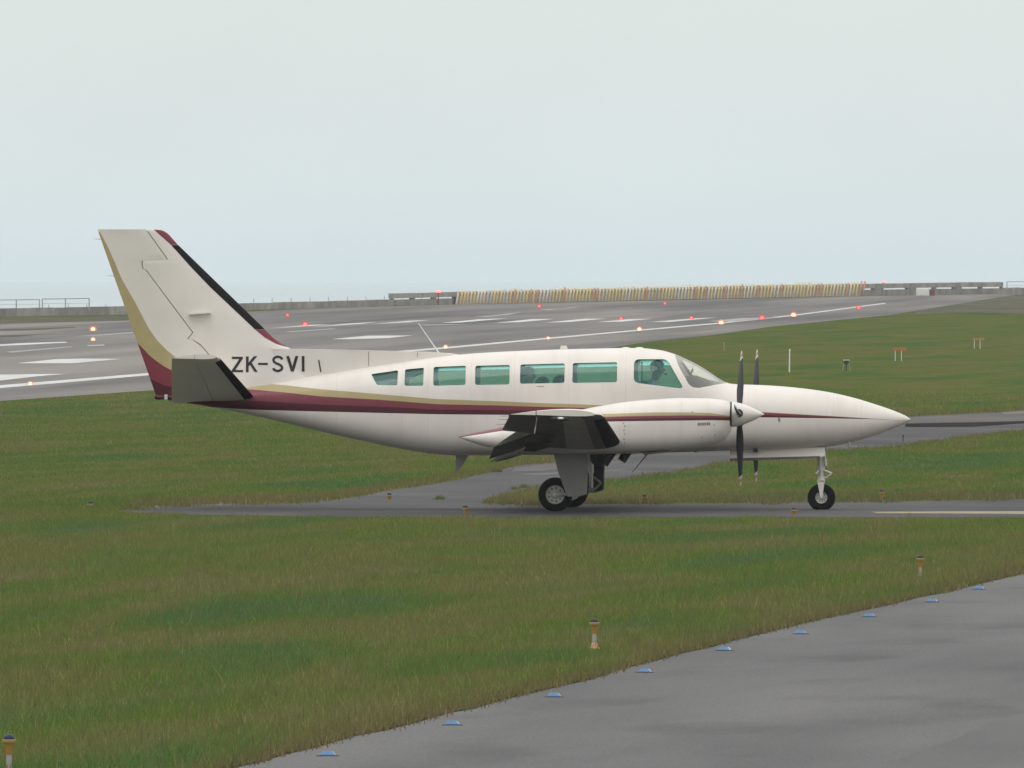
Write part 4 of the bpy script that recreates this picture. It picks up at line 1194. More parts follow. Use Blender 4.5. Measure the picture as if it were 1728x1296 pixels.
rudder = patch('rudder', fst([387, 395, 404, 425, 438.2, 439.8, 446, 453.5, 455.2, 485, 520, 561, 572, 573.2, 583, 600, 640, 668], lambda y: hinge(y)-.8, lambda y: finTE(y)), plf, plane, [M['white']], hf=fin_h)
patch('hinge_spar', fst([390, 404, 425, 437], lambda y: hinge(y)+5, lambda y: hinge(y)-5), plf, fin, [M['frame']], 0, 4, hf=lambda py, x: fin_h(py, x)*.55)
patch('hinge_spar', fst([440.4, 446, 453, 455], lambda y: hinge(y)+5, lambda y: hinge(y)-5), plf, fin, [M['frame']], 0, 4, hf=lambda py, x: fin_h(py, x)*.6)
patch('hinge_spar', fst([455.3, 485, 520, 560, 572, 590, 640], lambda y: hinge(y)+8, lambda y: hinge(y)-8), plf, fin, [M['frame']], 0, 4, hf=lambda py, x: fin_h(py, x)*.6)
PyB = [413.5, 430, 450, 485, 520, 540, 556]
patch('deice_boot', fst(PyB, lambda y: None, boot_in), plf, fin, [M['boot']], .004, 8, hf=fin_h)
patch('maroon_leading_edge', fst([387.3, 388, 390, 395, 404, 413], lambda y: None, boot_in), plf, fin, [M['maroon']], .003, 8, hf=fin_h)
patch('maroon_leading_edge', fst([556.5, 563, 570, 575, 580, 584, 586.5, 588.2], lambda y: None, lambda y: min(boot_in(y), fLE(y)-.5)), plf, fin, [M['maroon']], .003, 8, hf=fin_h)
gold_in = lerp_fn([(392, 169), (405, 176), (408, 178.5), (440, 192.5), (472, 206), (512.6, 229.5), (553, 250.5), (574, 265), (592, 283), (606, 301), (625, 318), (668, 345)])
mar_in = lerp_fn([(579, 232.6), (602, 254.6), (617, 275), (625, 290), (668, 335)])
dk_in = lerp_fn([(639.5, 254.3), (645, 266), (650, 277), (653, 291), (668, 325)])
patch('gold_stripe', fst([392, 405, 420, 440, 472, 512, 553, 574, 592, 600, 606, 625, 650, 668], gold_in, lambda y: finTE(y)), plf, rudder, [M['gold']], .006, 6, hf=fin_h)
patch('maroon_stripe', fst([579.5, 590, 602, 610, 617, 625, 640, 655, 668], mar_in, lambda y: finTE(y)), plf, rudder, [M['maroon']], .010, 6, hf=fin_h)
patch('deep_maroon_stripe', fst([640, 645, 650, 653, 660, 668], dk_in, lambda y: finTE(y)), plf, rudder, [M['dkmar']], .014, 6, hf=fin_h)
# tail cone light and fin fittings
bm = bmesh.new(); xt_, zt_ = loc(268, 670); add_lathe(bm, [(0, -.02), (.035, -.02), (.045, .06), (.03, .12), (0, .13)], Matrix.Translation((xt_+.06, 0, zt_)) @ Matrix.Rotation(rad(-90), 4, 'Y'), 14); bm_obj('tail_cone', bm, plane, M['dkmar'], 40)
bm = bmesh.new(); xt_, zt_ = loc(280, 670, -.12); add_box(bm, (xt_, -.105, zt_), (.045, .03, .075)); bm_obj('tail_light', bm, plane, M['tipw'])
xa_, za_ = loc(318, 531, -.1); xb_, zb_ = loc(355, 528.5, -.1)
bm = bmesh.new()
add_prism(bm, [(xa_, za_), (xb_, zb_), (xb_-.03, zb_+.022), (xa_+.04, za_+.022)], lambda p, s_: (p[0], (-.05, -.17)[s_], p[1])); bm_obj('fin_aerial', bm, fin, M['white'])
for py in (404, 466):
    bm = bmesh.new(); x_, z_ = loc(finTE(py), py); add_tube(bm, (x_+.02, 0, z_), (x_-.10, 0, z_+.008), .004, .002, 6); bm_obj('static_wick', bm, rudder, M['dark'])
for q in ([(315.5, 572), (318.5, 568.5), (325.5, 565), (326.5, 568), (320.5, 573.5), (316.5, 574.5)], [(333, 582.5), (342.5, 579), (343, 582.5), (335, 587)]):
    bm = bmesh.new()
    add_prism(bm, [loc(a, b_, -.1) for a, b_ in q], lambda p, s_: (p[0], -(.0 if s_ == 0 else fT(575)*.62+.004), p[1])); bm_obj('hinge_bracket', bm, rudder, M['dark'])

# registration letters
def stroke(pts, w):
    L_, R_ = [], []
    for i, p in enumerate(pts):
        a = Vector(pts[max(i-1, 0)]); b_ = Vector(pts[min(i+1, len(pts)-1)])
        d = (b_-a).normalized(); nrm = Vector((-d.y, d.x))*w/2
        L_.append(tuple(Vector(p)+nrm)); R_.append(tuple(Vector(p)-nrm))
    return list(zip(L_, R_))
def letter_mesh(name, quads_list, side=-1):
    bm = bmesh.new()
    def pt(p, o):
        x, z = loc(p[0], p[1], -.09)
        return bm.verts.new((x, side*(fin_half(p[0], p[1])+o), z))
    for qs in quads_list:
        rows = []
        for a, b_ in qs:
            k = 3
            rows.append([tuple(Vector(a).lerp(Vector(b_), j/k)) for j in range(k+1)])
        fine = []
        for r0, r1 in zip(rows, rows[1:]):
            for s_ in range(3): fine.append([tuple(Vector(p).lerp(Vector(q), s_/3)) for p, q in zip(r0, r1)])
        fine.append(rows[-1])
        lo = [[pt(p, -.002) for p in r] for r in fine]; up = [[pt(p, .005) for p in r] for r in fine]
        for i in range(len(fine)-1):
            for j in range(3): bm.faces.new((up[i][j], up[i+1][j], up[i+1][j+1], up[i][j+1]))
            bm.faces.new((up[i][0], up[i+1][0], lo[i+1][0], lo[i][0])); bm.faces.new((up[i][3], lo[i][3], lo[i+1][3], up[i+1][3]))
    me = bpy.data.meshes.new(name); bm.to_mesh(me); bm.free()
    return link(name, me, fin, M['black'])
def bar(x0, y0, x1, y1): return [((x0, y0), (x0, y1)), ((x1, y0), (x1, y1))]
def slant(p0, p1, w): return [((p0[0]-w/2, p0[1]), (p0[0]+w/2, p0[1])), ((p1[0]-w/2, p1[1]), (p1[0]+w/2, p1[1]))]
letter_mesh('registration_letter', [bar(391.3, 602, 410, 605.8), bar(391, 624.3, 410.4, 628), slant((407, 605.3), (394.3, 624.6), 5.6)])
letter_mesh('registration_letter', [bar(415.2, 601.4, 419.8, 627.8), slant((431.4, 601), (417.6, 617.5), 5.6), slant((422.6, 612.5), (432.4, 627.6), 5.4)])
letter_mesh('registration_letter', [bar(435.8, 612.2, 452, 615.8)])
sp = []
cxs, cys = 468.8, 607.3
for a in np.linspace(rad(-10), rad(-180), 9): sp.append((cxs+7.4*math.cos(a), cys+5.3*math.sin(a)))
sp += [(462.5, 610.4), (466, 613), (470.5, 614.6), (474.4, 617)]
for a in np.linspace(rad(-8), rad(172), 10): sp.append((468.8+7.5*math.cos(a), 620.4+5.4*math.sin(a)))
letter_mesh('registration_letter', [stroke(sp, 4.1)])
letter_mesh('registration_letter', [slant((485.4, 600.8), (493.4, 626.8), 4.9), slant((500.9, 600.8), (493.4, 626.8), 4.9)])
letter_mesh('registration_letter', [bar(509.2, 600.9, 513.8, 626.9)])
letter_mesh('drain_mast', [slant((537.8, 607.5), (541.2, 627.6), 2.2)])
# seams on the dorsal fairing
for px, y0_, y1_ in ((621.5, 593, 618), (704, 594.5, 603)):
    o = letter_mesh('panel_seam', [bar(px, y0_, px+.7, y1_)]); o.data.materials.clear(); o.data.materials.append(M['dkgrey'])

# horizontal tail, both sides
def horizontal(sgn):
    ref = -1.0
    st_y = [.05, .25, .8, 1.5, 2.1, 2.45, 2.56]
    le = lerp_fn([(.05, 434), (.25, 428), (2.45, 371), (2.56, 366)]); te = lerp_fn([(.05, 289), (.25, 289.5), (2.56, 290)])
    pyl = lerp_fn([(.05, 675), (.25, 670), (2.56, 602)])
    def st(a, b_, ys=st_y):
        r = []
        for y in ys:
            xl = loc(le(y), pyl(y), -y)[0]; xt = loc(te(y), pyl(y), -y)[0]
            r.append((y*sgn, xl, xt, .055 if y < 2.5 else .035, xl+(xt-xl)*a, xl+(xt-xl)*b_))
        return r
    zy = lambda y: loc(400, pyl(abs(y)), -abs(y))[1]
    pl_ = lambda y, x, h: (x, y, zy(y)+h)
    o = patch('stabilizer', st(0, .494), pl_, plane, [M['white']])
    tl = rad(3.5)
    def pl_e(y, x, h):
        xl = loc(le(abs(y)), pyl(abs(y)), -abs(y))[0]; xt = loc(te(abs(y)), pyl(abs(y)), -abs(y))[0]
        xh = xl+(xt-xl)*.5
        dx = x-xh
        return (xh+dx*math.cos(tl)-h*math.sin(tl)*0, y, zy(y)+dx*math.sin(tl)+h)
    el = patch('elevator', st(.5, 1.0), pl_e, plane, [M['white']])
    bt = patch('deice_boot', st(0, .105, [.30, .8, 1.5, 2.1, 2.42]), pl_, o, [M['boot']], .004, 8)
horizontal(-1); horizontal(1)

# wings
def wing(sgn):
    ys = [0.3, 1.6, 2.2, 2.9, 3.6, 4.4, 5.2, 6.0, 6.6, 6.88, 6.95]
    le = lerp_fn([(.3, 1.82), (2.9, 1.76), (6.6, 1.73), (6.88, 1.70), (6.95, 1.62)])
    te = lerp_fn([(.3, -.22), (2.9, -.06), (6.6, .36), (6.88, .37), (6.95, .42)])
    zc = lerp_fn([(.3, .98), (2.2, .98), (2.9, 1.03), (6.95, 1.465)])
    T = lerp_fn([(.3, .15), (2.9, .135), (6.6, .072), (6.88, .064), (6.95, .045)])
    def st(a, b_, yy):
        r = []
        for y in yy:
            xl, xt = le(y), te(y)
            r.append((y*sgn, xl, xt, T(y), xl+(xt-xl)*a, xl+(xt-xl)*b_))
        return r
    def pl_(y, x, h):
        y_ = abs(y); u = (le(y_)-x)/(le(y_)-te(y_))
        return (x, y, zc(y_)+.028*4*u*(1-u)*.7+h*(1.08 if h > 0 else .92))
    o = patch('wing', st(0, .70, ys), pl_, plane, [M['white'], M['dkgrey'], M['wingpanel']], N=20)
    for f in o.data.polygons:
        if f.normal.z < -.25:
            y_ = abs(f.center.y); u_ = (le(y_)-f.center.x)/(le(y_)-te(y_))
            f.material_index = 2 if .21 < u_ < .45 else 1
    fy = [y for y in np.linspace(2.95, 4.55, 6)]
    tl = rad(24)
    def pl_f(y, x, h):
        q = pl_(y, x, h); y_ = abs(y)
        xh = le(y_)+(te(y_)-le(y_))*.70; zh = zc(y_)-.05
        dx, dz = x-xh, q[2]-zh
        return (xh+dx*math.cos(tl)-dz*math.sin(tl)-.13, y, zh+dx*math.sin(tl)+dz*math.cos(tl)-.03)
    fl = patch('flap', st(.62, 1.0, fy), pl_f, o, [M['dkgrey']])
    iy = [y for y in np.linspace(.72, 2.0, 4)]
    patch('flap', st(.62, 1.0, iy), pl_f, o, [M['dkgrey']])
    al = patch('aileron', st(.71, 1.0, [4.6, 5.2, 6.0, 6.6, 6.88, 6.94]), pl_, o, [M['white'], M['dkgrey']])
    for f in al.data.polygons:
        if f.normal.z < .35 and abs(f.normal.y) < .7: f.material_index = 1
    patch('deice_boot', st(0, .11, [2.98, 3.6, 4.4, 5.2, 6.0, 6.55]), pl_, o, [M['boot']], .004, 8)
    # lighter skin panel outboard of the wheel bay
    # navigation light set into the tip
    bm = bmesh.new(); x_, z_ = loc(945, 706.5, -6.95)
    add_lathe(bm, [(0, 0), (.06, 0), (.05, .035), (.02, .055), (0, .06)], Matrix.Translation((x_, sgn*6.945, z_)) @ Matrix.Rotation(rad(90*-sgn), 4, 'X') @ Matrix.Diagonal((2.3, .62, 1, 1)), 16)
    bm_obj('navigation_light_base', bm, o, M['dark'], 40)
    bm = bmesh.new()
    add_lathe(bm, [(0, 0), (.026, 0), (.026, .03), (.012, .045), (0, .047)], Matrix.Translation((x_+.012, sgn*6.97, z_+.004)) @ Matrix.Rotation(rad(90*-sgn), 4, 'X') @ Matrix.Diagonal((1.7, .7, 1, 1)), 12)
    bm_obj('navigation_light', bm, o, M['lens'], 40)
    for k, y in enumerate((5.5, 6.2, 6.7)):
        bm = bmesh.new(); add_tube(bm, (te(y)+.01, y*sgn, zc(y)), (te(y)-.14, y*sgn, zc(y)+.0), .004, .002, 6); bm_obj('static_wick', bm, al, M['dark'])
    for y in (3.05, 3.75, 4.45):
        bm = bmesh.new(); xh = le(y)+(te(y)-le(y))*.72
        add_prism(bm, [(xh+.35, zc(y)-.07), (xh+.05, zc(y)-.16), (xh-.12, zc(y)-.15), (xh-.02, zc(y)-.03)], lambda p, s_: (p[0], sgn*(y+(-.02, .02)[s_]), p[1])); bm_obj('flap_track', bm, o, M['dark'])
wing(-1); wing(1)

# engine nacelles
NY = 2.45
ntop = [(775, 736.2), (800, 730.5), (850, 720.5), (900, 708), (950, 697.5), (1000, 687.5), (1050, 679), (1100, 674.2), (1150, 671.6), (1190, 672), (1215, 674), (1228, 677), (1233, 680.5)]
nbot = [(775, 738.4), (795, 746), (818, 753), (870, 762), (930, 765.5), (1000, 766), (1080, 764), (1130, 761), (1170, 757), (1200, 751.5), (1218, 745), (1228, 737), (1233, 729)]
nwid = [(775, .02), (800, .13), (850, .27), (900, .38), (950, .45), (1000, .49), (1100, .50), (1170, .47), (1210, .42), (1228, .36), (1233, .31)]
def nacelle(sgn):
    b_ = Body(ntop, nbot, nwid, sgn*NY, [(775, .5), (1000, .5), (1233, .5)], [(775, 2.0), (1000, 2.5), (1233, 2.7)], [(775, 2.0), (1000, 3.4), (1150, 3.4), (1233, 2.8)], -NY)
    sx = lambda pp: [loc(x, y, -NY-.42) for x, y in pp]
    bd = [(sx([(770, 735.5), (850, 719.5), (900, 707), (950, 698.5), (990, 699.5), (1050, 697.5), (1100, 695.8), (1160, 696), (1200, 697), (1232, 702), (1236, 703)]), GOLD),
          (sx([(770, 735.6), (850, 719.6), (900, 707.2), (950, 701), (990, 704), (1050, 702.6), (1100, 701.6), (1160, 701), (1200, 701.4), (1232, 703.4), (1236, 704)]), MAROON),
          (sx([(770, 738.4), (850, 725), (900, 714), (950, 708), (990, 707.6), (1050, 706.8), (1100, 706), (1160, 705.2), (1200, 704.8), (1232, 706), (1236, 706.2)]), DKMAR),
          (sx([(770, 739), (850, 726.5), (900, 717), (950, 713), (990, 712), (1050, 711), (1100, 710.2), (1160, 709.6), (1200, 709), (1232, 709.8), (1236, 710)]), WHITE)]
    key = 'nacpaint%d' % sgn
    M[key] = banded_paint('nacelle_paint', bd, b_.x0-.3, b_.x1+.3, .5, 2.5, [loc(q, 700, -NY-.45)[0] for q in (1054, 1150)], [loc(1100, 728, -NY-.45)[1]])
    xs = b_.stations(70)
    bm = loft_mesh([b_.ring(x, 0, 56) for x in xs])
    o = bm_obj('engine_nacelle', bm, plane, [M[key], M['dark']], 40)
    # cooling intakes in the nose bowl
    xf, zf = loc(1233.6, 700, -NY)
    for s_ in (-1, 1):
        bm = bmesh.new(); add_lathe(bm, [(0, -.01), (.085, -.01), (.09, .004), (0, .004)], Matrix.Translation((xf, sgn*NY+s_*.19, zf-.03)) @ Matrix.Rotation(rad(90), 4, 'Y') @ Matrix.Diagonal((1.3, .8, 1, 1)), 18)
        bm_obj('cooling_intake', bm, o, M['dark'], 40)
    # exhaust pipes and cowl flap beneath
    for px, r, ln in ((1022, .075, .17),):
        x_, z_ = loc(px, 762, -NY)
        for q in (-.08*sgn,):
            bm = bmesh.new(); add_tube(bm, (x_+.12, sgn*NY+q, z_+.05), (x_-.03, sgn*NY+q, z_-.19), r, r*.85, 14); bm_obj('exhaust_pipe', bm, o, M['dark'], 40)
    bm = bmesh.new()
    add_prism(bm, [loc(1085, 764, -NY), loc(1130, 760, -NY), loc(1130, 763, -NY), loc(1088, 768, -NY)], lambda p, s_: (p[0], sgn*NY+(-.3, .3)[s_], p[1])); bm_obj('cowl_flap', bm, o, M['dkgrey'])
    # red placard
    bm = bmesh.new()
    def on(p, off): return (p[0], sgn*(NY+b_.half(p[0], p[1])+off), p[1])
    q = [loc(a, c, -NY-.45) for a, c in ((1177.5, 713.6), (1198, 713), (1198, 717.4), (1177.5, 718))]
    vs = [bm.verts.new(on(p, .003)) for p in q]; bm.faces.new(vs)
    bm_obj('placard', bm, o, M['redprint'])
    bm = bmesh.new()
    for k in range(6):
        a0 = 1179.2+k*3.0
        q = [loc(a, c, -NY-.45) for a, c in ((a0, 714.4), (a0+1.9, 714.35), (a0+1.9, 716.6), (a0, 716.7))]
        bm.faces.new([bm.verts.new(on(p, .005)) for p in q])
    bm_obj('placard_lettering', bm, o, M['tipw'])
    # cowl fasteners
    bm = bmesh.new()
    for px, py in ((1052, 714), (1054.5, 719), (1053, 726), (1054.5, 732), (1053, 741), (1054.5, 747), (1184, 738), (1206, 734), (1205, 717), (1168, 695)):
        x_, z_ = loc(px, py, -NY-.45)
        add_box(bm, (x_, sgn*(NY+b_.half(x_, z_)), z_), (.014, .008, .014))
    kind(bm_obj('cowl_fastener', bm, o, M['dkgrey']), 'stuff')
    return o
nacelle(-1); nacelle(1)

# propellers
def propeller(sgn):
    y0 = sgn*NY
    xb, zc = loc(1235.5, 699.2, -NY)
    o = bm = bmesh.new()
    L_, R_ = loc(1290.5, 699, -NY)[0]-xb, .187
    prof = [(0, -.004), (R_*.97, -.004), (R_, .004)]+[(R_*(1-t_)**.72 if t_ < .999 else 0, .004+(L_-.004)*t_) for t_ in np.linspace(.02, 1, 18)]
    prof = [(0, 0), (R_*.985, 0), (R_, .006)]
    for t_ in np.linspace(.04, 1, 20): prof.append((R_*max(1-t_**1.55, 0) if t_ < .999 else 0, L_*t_))
    mx = Matrix.Translation((xb, y0, zc)) @ Matrix.Rotation(rad(90), 4, 'Y')
    add_lathe(bm, prof, mx, 36)
    prop = bm_obj('propeller', bm, plane, M['white'], 35)
    bm = bmesh.new(); add_lathe(bm, [(0, -.03), (R_*.97, -.03), (R_*.97, -.006), (0, -.006)], mx, 36); bm_obj('spinner_backplate', bm, prop, M['dark'], 35)
    xh = xb+.105; Rt = 1.145
    for ang in (53.5, -66.5, 173.5):
        a = rad(ang)
        er = Vector((0, math.cos(a), math.sin(a))); et = Vector((0, -math.sin(a), math.cos(a))); ex = Vector((1, 0, 0))
        def section(r):
            t_ = r/Rt
            c = float(np.interp(t_, [.1, .17, .28, .42, .6, .8, .94, 1.0], [.075, .085, .125, .155, .15, .12, .085, .03]))
            th = float(np.interp(t_, [.1, .2, .4, 1.0], [.075, .05, .026, .008]))
            pit = rad(float(np.interp(t_, [.1, .3, .6, 1.0], [62, 50, 33, 22])))
            cd = et*math.cos(pit)+ex*math.sin(pit); nd = -et*math.sin(pit)+ex*math.cos(pit)
            pts = []
            for k in range(12):
                q = 2*math.pi*k/12
                pts.append(Vector((xh, y0, zc))+er*r+cd*(c/2*math.cos(q))+nd*(th/2*math.sin(q)))
            return pts
        def piece(rs, nm, m_, par):
            bm = bmesh.new(); loft_mesh([section(r) for r in rs], False, bm)
            return bm_obj(nm, bm, par, m_, 40)
        bl = piece([.11+(.985-.11)*k/14 for k in range(15)], 'blade', M['blade'], prop)
        # painted tip bands
        for r0, r1, mm_ in ((.986, 1.03, 'tipw'), (1.031, 1.085, 'tipr'), (1.086, 1.145, 'tipw')):
            piece([r0, (r0+r1)/2, r1], 'blade_tip', M[mm_], prop)
        bm = bmesh.new(); add_lathe(bm, [(0, 0), (.062, 0), (.062, .012), (0, .012)], Matrix.Translation(Vector((xh, y0, zc))+er*.152) @ er.to_track_quat('Z', 'Y').to_matrix().to_4x4(), 18)
        bm_obj('blade_socket', bm, prop, M['dark'], 40)
propeller(-1); propeller(1)

# landing gear
def wheel(parent, x, y, zc, R, rr, wdt, out):
    """out: +1/-1 the side that shows the wheel disc."""
    mx = Matrix.Translation((x, y, zc)) @ Matrix.Rotation(rad(90), 4, 'X')
    bm = bmesh.new()
    pr = []
    for t_ in np.linspace(0, math.pi, 15):
        k = abs(math.cos(t_))**.6*(1 if math.cos(t_) >= 0 else -1)
        pr.append((rr+(R-rr)*math.sin(t_)**.55, k*wdt/2))
    pr = [(rr-.01, wdt*.36)]+pr+[(rr-.01, -wdt*.36)]
    add_lathe(bm, pr, mx, 40, caps=False)
    for v in bm.verts:
        if v.co.z < .004: v.co.z = .006       # the tyre flattens where it bears
    ty = bm_obj('tyre', bm, parent, M['tyre'], 40)
    bm = bmesh.new()
    for s_ in (-1, 1):
        f = s_*wdt*.40
        add_lathe(bm, [(rr*.99, f*.6), (rr*1.03, f), (rr*.93, f*1.04), (rr*.86, f*.80), (rr*.45, f*.72), (rr*.36, f*.92), (rr*.30, f*1.02), (0, f*1.02)], mx, 36, caps=False)
    rim = bm_obj('wheel_rim', bm, parent, M['rim'], 30)
    bm = bmesh.new()
    for k in range(9):
        a = 2*math.pi*k/9
        add_lathe(bm, [(0, -.004), (rr*.085, -.004), (rr*.085, .004), (0, .004)], Matrix.Translation((x+rr*.66*math.cos(a), y+out*(wdt*.40*.80), zc+rr*.66*math.sin(a))) @ Matrix.Rotation(rad(90), 4, 'X'), 10)
    bm_obj('wheel_hole', bm, parent, M['dark'])
    bm = bmesh.new(); add_lathe(bm, [(0, -.012), (rr*.22, -.012), (rr*.2, .012), (0, .014)], Matrix.Translation((x, y+out*(wdt*.42), zc)) @ Matrix.Rotation(rad(90*-out), 4, 'X'), 14); bm_obj('hub_cap', bm, parent, M['strut'], 40)
def main_gear(sgn):
    Y = 2.08
    x, zc = loc(937, 834.6, -Y)
    bm = bmesh.new()
    xs_, zs_ = loc(968, 765, -Y)
    add_tube(bm, (xs_, sgn*(Y+.05), zs_+.1), (xs_+.02, sgn*(Y+.05), .52), .05, .045, 14)
    add_tube(bm, (xs_+.02, sgn*(Y+.05), .60), (xs_+.02, sgn*(Y+.05), .24), .034, .034, 14)
    add_tube(bm, (xs_+.06, sgn*(Y+.03), .26), (x, sgn*(Y+.03), zc), .036, .03, 12)
    add_tube(bm, (x, sgn*(Y+.05), zc), (x, sgn*(Y-.1), zc), .028, .028, 12)
    add_tube(bm, (xs_+.05, sgn*(Y+.05), .46), (xs_+.17, sgn*(Y+.04), .37), .018, .016, 8)
    add_tube(bm, (xs_+.17, sgn*(Y+.04), .37), (xs_+.07, sgn*(Y+.04), .27), .016, .016, 8)
    g = bm_obj('main_landing_gear', bm, plane, M['strut'], 40)
    # bare leg behind the door, with hoses
    wheel(g, x, sgn*(Y-.03), zc, .252, .146, .17, sgn)
    q = [(933.5, 765), (992, 765), (992.5, 778), (990.6, 833.6), (977, 838), (957, 838), (942, 797)]
    bm = bmesh.new(); add_prism(bm, [loc(a, b_, -Y-.16) for a, b_ in q], lambda p, s_: (p[0], sgn*(Y+(.15, .168)[s_]), p[1]))
    bmesh.ops.bevel(bm, geom=bm.edges[:], offset=.004, segments=1, affect='EDGES')
    bm_obj('gear_door', bm, g, M['doorgrey'])
    bm = bmesh.new(); add_prism(bm, [loc(a, b_, -Y-.14) for a, b_ in [(936, 767), (990, 767), (990, 778), (988.5, 832), (976, 835.5), (959, 835.5), (945, 797)]], lambda p, s_: (p[0], sgn*(Y+(.128, .147)[s_]), p[1]))
    bm_obj('door_lining', bm, g, M['dark'])
    bm = bmesh.new()
    for zz in (.36, .55, .8): add_tube(bm, (xs_+.02, sgn*(Y+.09), zz), (xs_, sgn*(Y+.15), zz), .014, seg=8)
    bm_obj('door_link', bm, g, M['strut'])
main_gear(-1); main_gear(1)
# nose gear
x, zc = loc(1386.3, 839.4, 0)
bm = bmesh.new()
xt_, zt_ = loc(1384, 757, 0)
zz = lambda py: loc(1386, py, 0)[1]
xx = lambda px: loc(px, 800, 0)[0]
add_tube(bm, (xt_, 0, zt_+.1), (xx(1385.3), 0, zz(786)), .055, .05, 16)
add_tube(bm, (xx(1385.3), 0, zz(794)), (xx(1385.6), 0, zz(786)), .058, .058, 16)
add_tube(bm, (xx(1385.5), 0, zz(786)), (xx(1386), 0, zz(811)), .034, .034, 14)
add_tube(bm, (xx(1386), 0, zz(804)), (xx(1386), 0, zz(813)), .05, .056, 16)
add_tube(bm, (xx(1391), 0, zz(794)), (xx(1404), 0, zz(799)), .016, .014, 8)
add_tube(bm, (xx(1404), 0, zz(799)), (xx(1393), 0, zz(807)), .014, .016, 8)
add_tube(bm, (xx(1391), -.05, zz(763)), (xx(1394), -.05, zz(786)), .02, .02, 8)
add_tube(bm, (xx(1380), .04, zz(768)), (xx(1384), .03, zz(787)), .018, .018, 8)
add_tube(bm, (xx(1377), -.05, zz(800)), (xx(1382), -.03, zz(794)), .018, .018, 8)
ng = bm_obj('nose_landing_gear', bm, plane, M['strut'], 40)
bm = bmesh.new()
for s_ in (-1, 1):
    add_prism(bm, [loc(a, b_, -.1) for a, b_ in ((1379, 810.5), (1391.6, 810.5), (1388.4, 838), (1386, 842), (1384, 838))], lambda p, q: (p[0], s_*(.10, .118)[q], p[1]))
add_box(bm, (xx(1385.5), 0, zz(811.5)), (.11, .236, .03))
bmesh.ops.bevel(bm, geom=bm.edges[:], offset=.003, segments=1, affect='EDGES')
bm_obj('wheel_fork', bm, ng, M['white'])
wheel(ng, x, 0, zc, .206, .095, .15, -1)
for s_ in (-1, 1):
    bm = bmesh.new()
    add_prism(bm, [loc(a, b_, -.3) for a, b_ in ((1231, 757), (1391.5, 755), (1391.5, 769.5), (1383, 772.5), (1232, 777.5))], lambda p, q: (p[0], s_*((.19, .205)[q] + (0.05 if p[1] < loc(1300, 765)[1] else 0)), p[1]))
    dr = bm_obj('nose_gear_door', bm, plane, M['white'])
    bm = bmesh.new()
    add_prism(bm, [loc(a, b_, -.3) for a, b_ in ((1232, 773.5), (1384, 769.5), (1383, 773.2), (1232, 778.3))], lambda p, q: (p[0], s_*(.236, .262)[q], p[1]))
    bm_obj('door_edge_strip', bm, dr, M['dkgrey'])

# aerials, drains and small fittings
def blade(nm, pix, y=0.0, th=.012, m_='white'):
    bm = bmesh.new(); add_prism(bm, [loc(a, b_, y) for a, b_ in pix], lambda p, s_: (p[0], y+(-th, th)[s_], p[1]))
    bmesh.ops.bevel(bm, geom=bm.edges[:], offset=.004, segments=1, affect='EDGES')
    return bm_obj(nm, bm, plane, M[m_])
blade('roof_aerial', [(944, 591), (946.5, 583.4), (956, 583.2), (958.5, 591)], 0, .02)
blade('belly_aerial', [(770, 767), (791, 767), (783, 782), (774, 796), (766.5, 796), (769, 783)], 0, .014, 'stem')
for px in (1056, 1079):
    bm = bmesh.new(); x_, z_ = loc(px, 588.4); add_lathe(bm, [(.07, -.02)]+[(.07*math.cos(a), .024*math.sin(a)) for a in np.linspace(0, math.pi/2, 6)], Matrix.Translation((x_, 0, z_)), 18); bm_obj('roof_dome', bm, plane, M['white'], 50)
bm = bmesh.new(); a, b_ = loc(745, 602), loc(706, 545.5); add_tube(bm, (a[0], 0, a[1]), (b_[0], 0, b_[1]), .012, .006, 8); bm_obj('whip_aerial', bm, plane, M['postw'], 40)
bm = bmesh.new(); a, b_ = loc(1094, 764), loc(1067, 797); add_tube(bm, (a[0], 0, a[1]), (b_[0], 0, b_[1]), .011, .006, 8); bm_obj('belly_whip_aerial', bm, plane, M['stem'], 40)
bm = bmesh.new(); a, b_, c = loc(1432.5, 745, -.2), loc(1433.5, 753.6, -.2), loc(1447.5, 754, -.2)
add_tube(bm, (a[0], -.2, a[1]), (b_[0], -.2, b_[1]), .022, .016, 8); add_tube(bm, (b_[0]-.02, -.2, b_[1]), (c[0], -.2, c[1]), .010, .008, 8); bm_obj('pitot_tube', bm, plane, M['stem'], 40)
bm = bmesh.new(); a, b_ = loc(1275, 759, -.3), loc(1279, 756, -.36); add_lathe(bm, [(0, -.03), (.04, -.02), (.03, .03), (0, .04)], Matrix.Translation((a[0], -.3, a[1]-.01)), 12); bm_obj('belly_beacon', bm, plane, M['dark'], 40)
bm = bmesh.new()
for px, py in ((1314.5, 707), (1315, 709.5)):
    x_, z_ = loc(px, py, -.56); add_box(bm, (x_, -fus.half(x_, z_)-.002, z_), (.02, .012, .035))
bm_obj('nose_latch', bm, plane, M['dkgrey'])
x_, z_ = loc(912, 652.3, -.7)
bm = bmesh.new(); add_box(bm, (x_, -fus.half(x_, z_)-.0005, z_), (.11, .004, .008), Matrix.Rotation(0, 3, 'X')); bm_obj('door_marking', bm, plane, M['redprint'])

# ------------------------------------------------------------------ slightly milky sea air
bm = bmesh.new()
add_box(bm, (0, 600, .3), (1600, 2000, 12.0))
hz = bm_obj('haze', bm, None, [])
m = bpy.data.materials.new('sea_air'); m.use_nodes = True
m.node_tree.nodes.clear()
h_out = m.node_tree.nodes.new('ShaderNodeOutputMaterial'); h_v = m.node_tree.nodes.new('ShaderNodeVolumePrincipled')
h_v.inputs['Color'].default_value = (0.9, 0.93, 0.95, 1); h_v.inputs['Density'].default_value = 0.00007
m.node_tree.links.new(h_v.outputs[0], h_out.inputs['Volume'])
hz.data.materials.append(m); kind(hz, 'stuff')

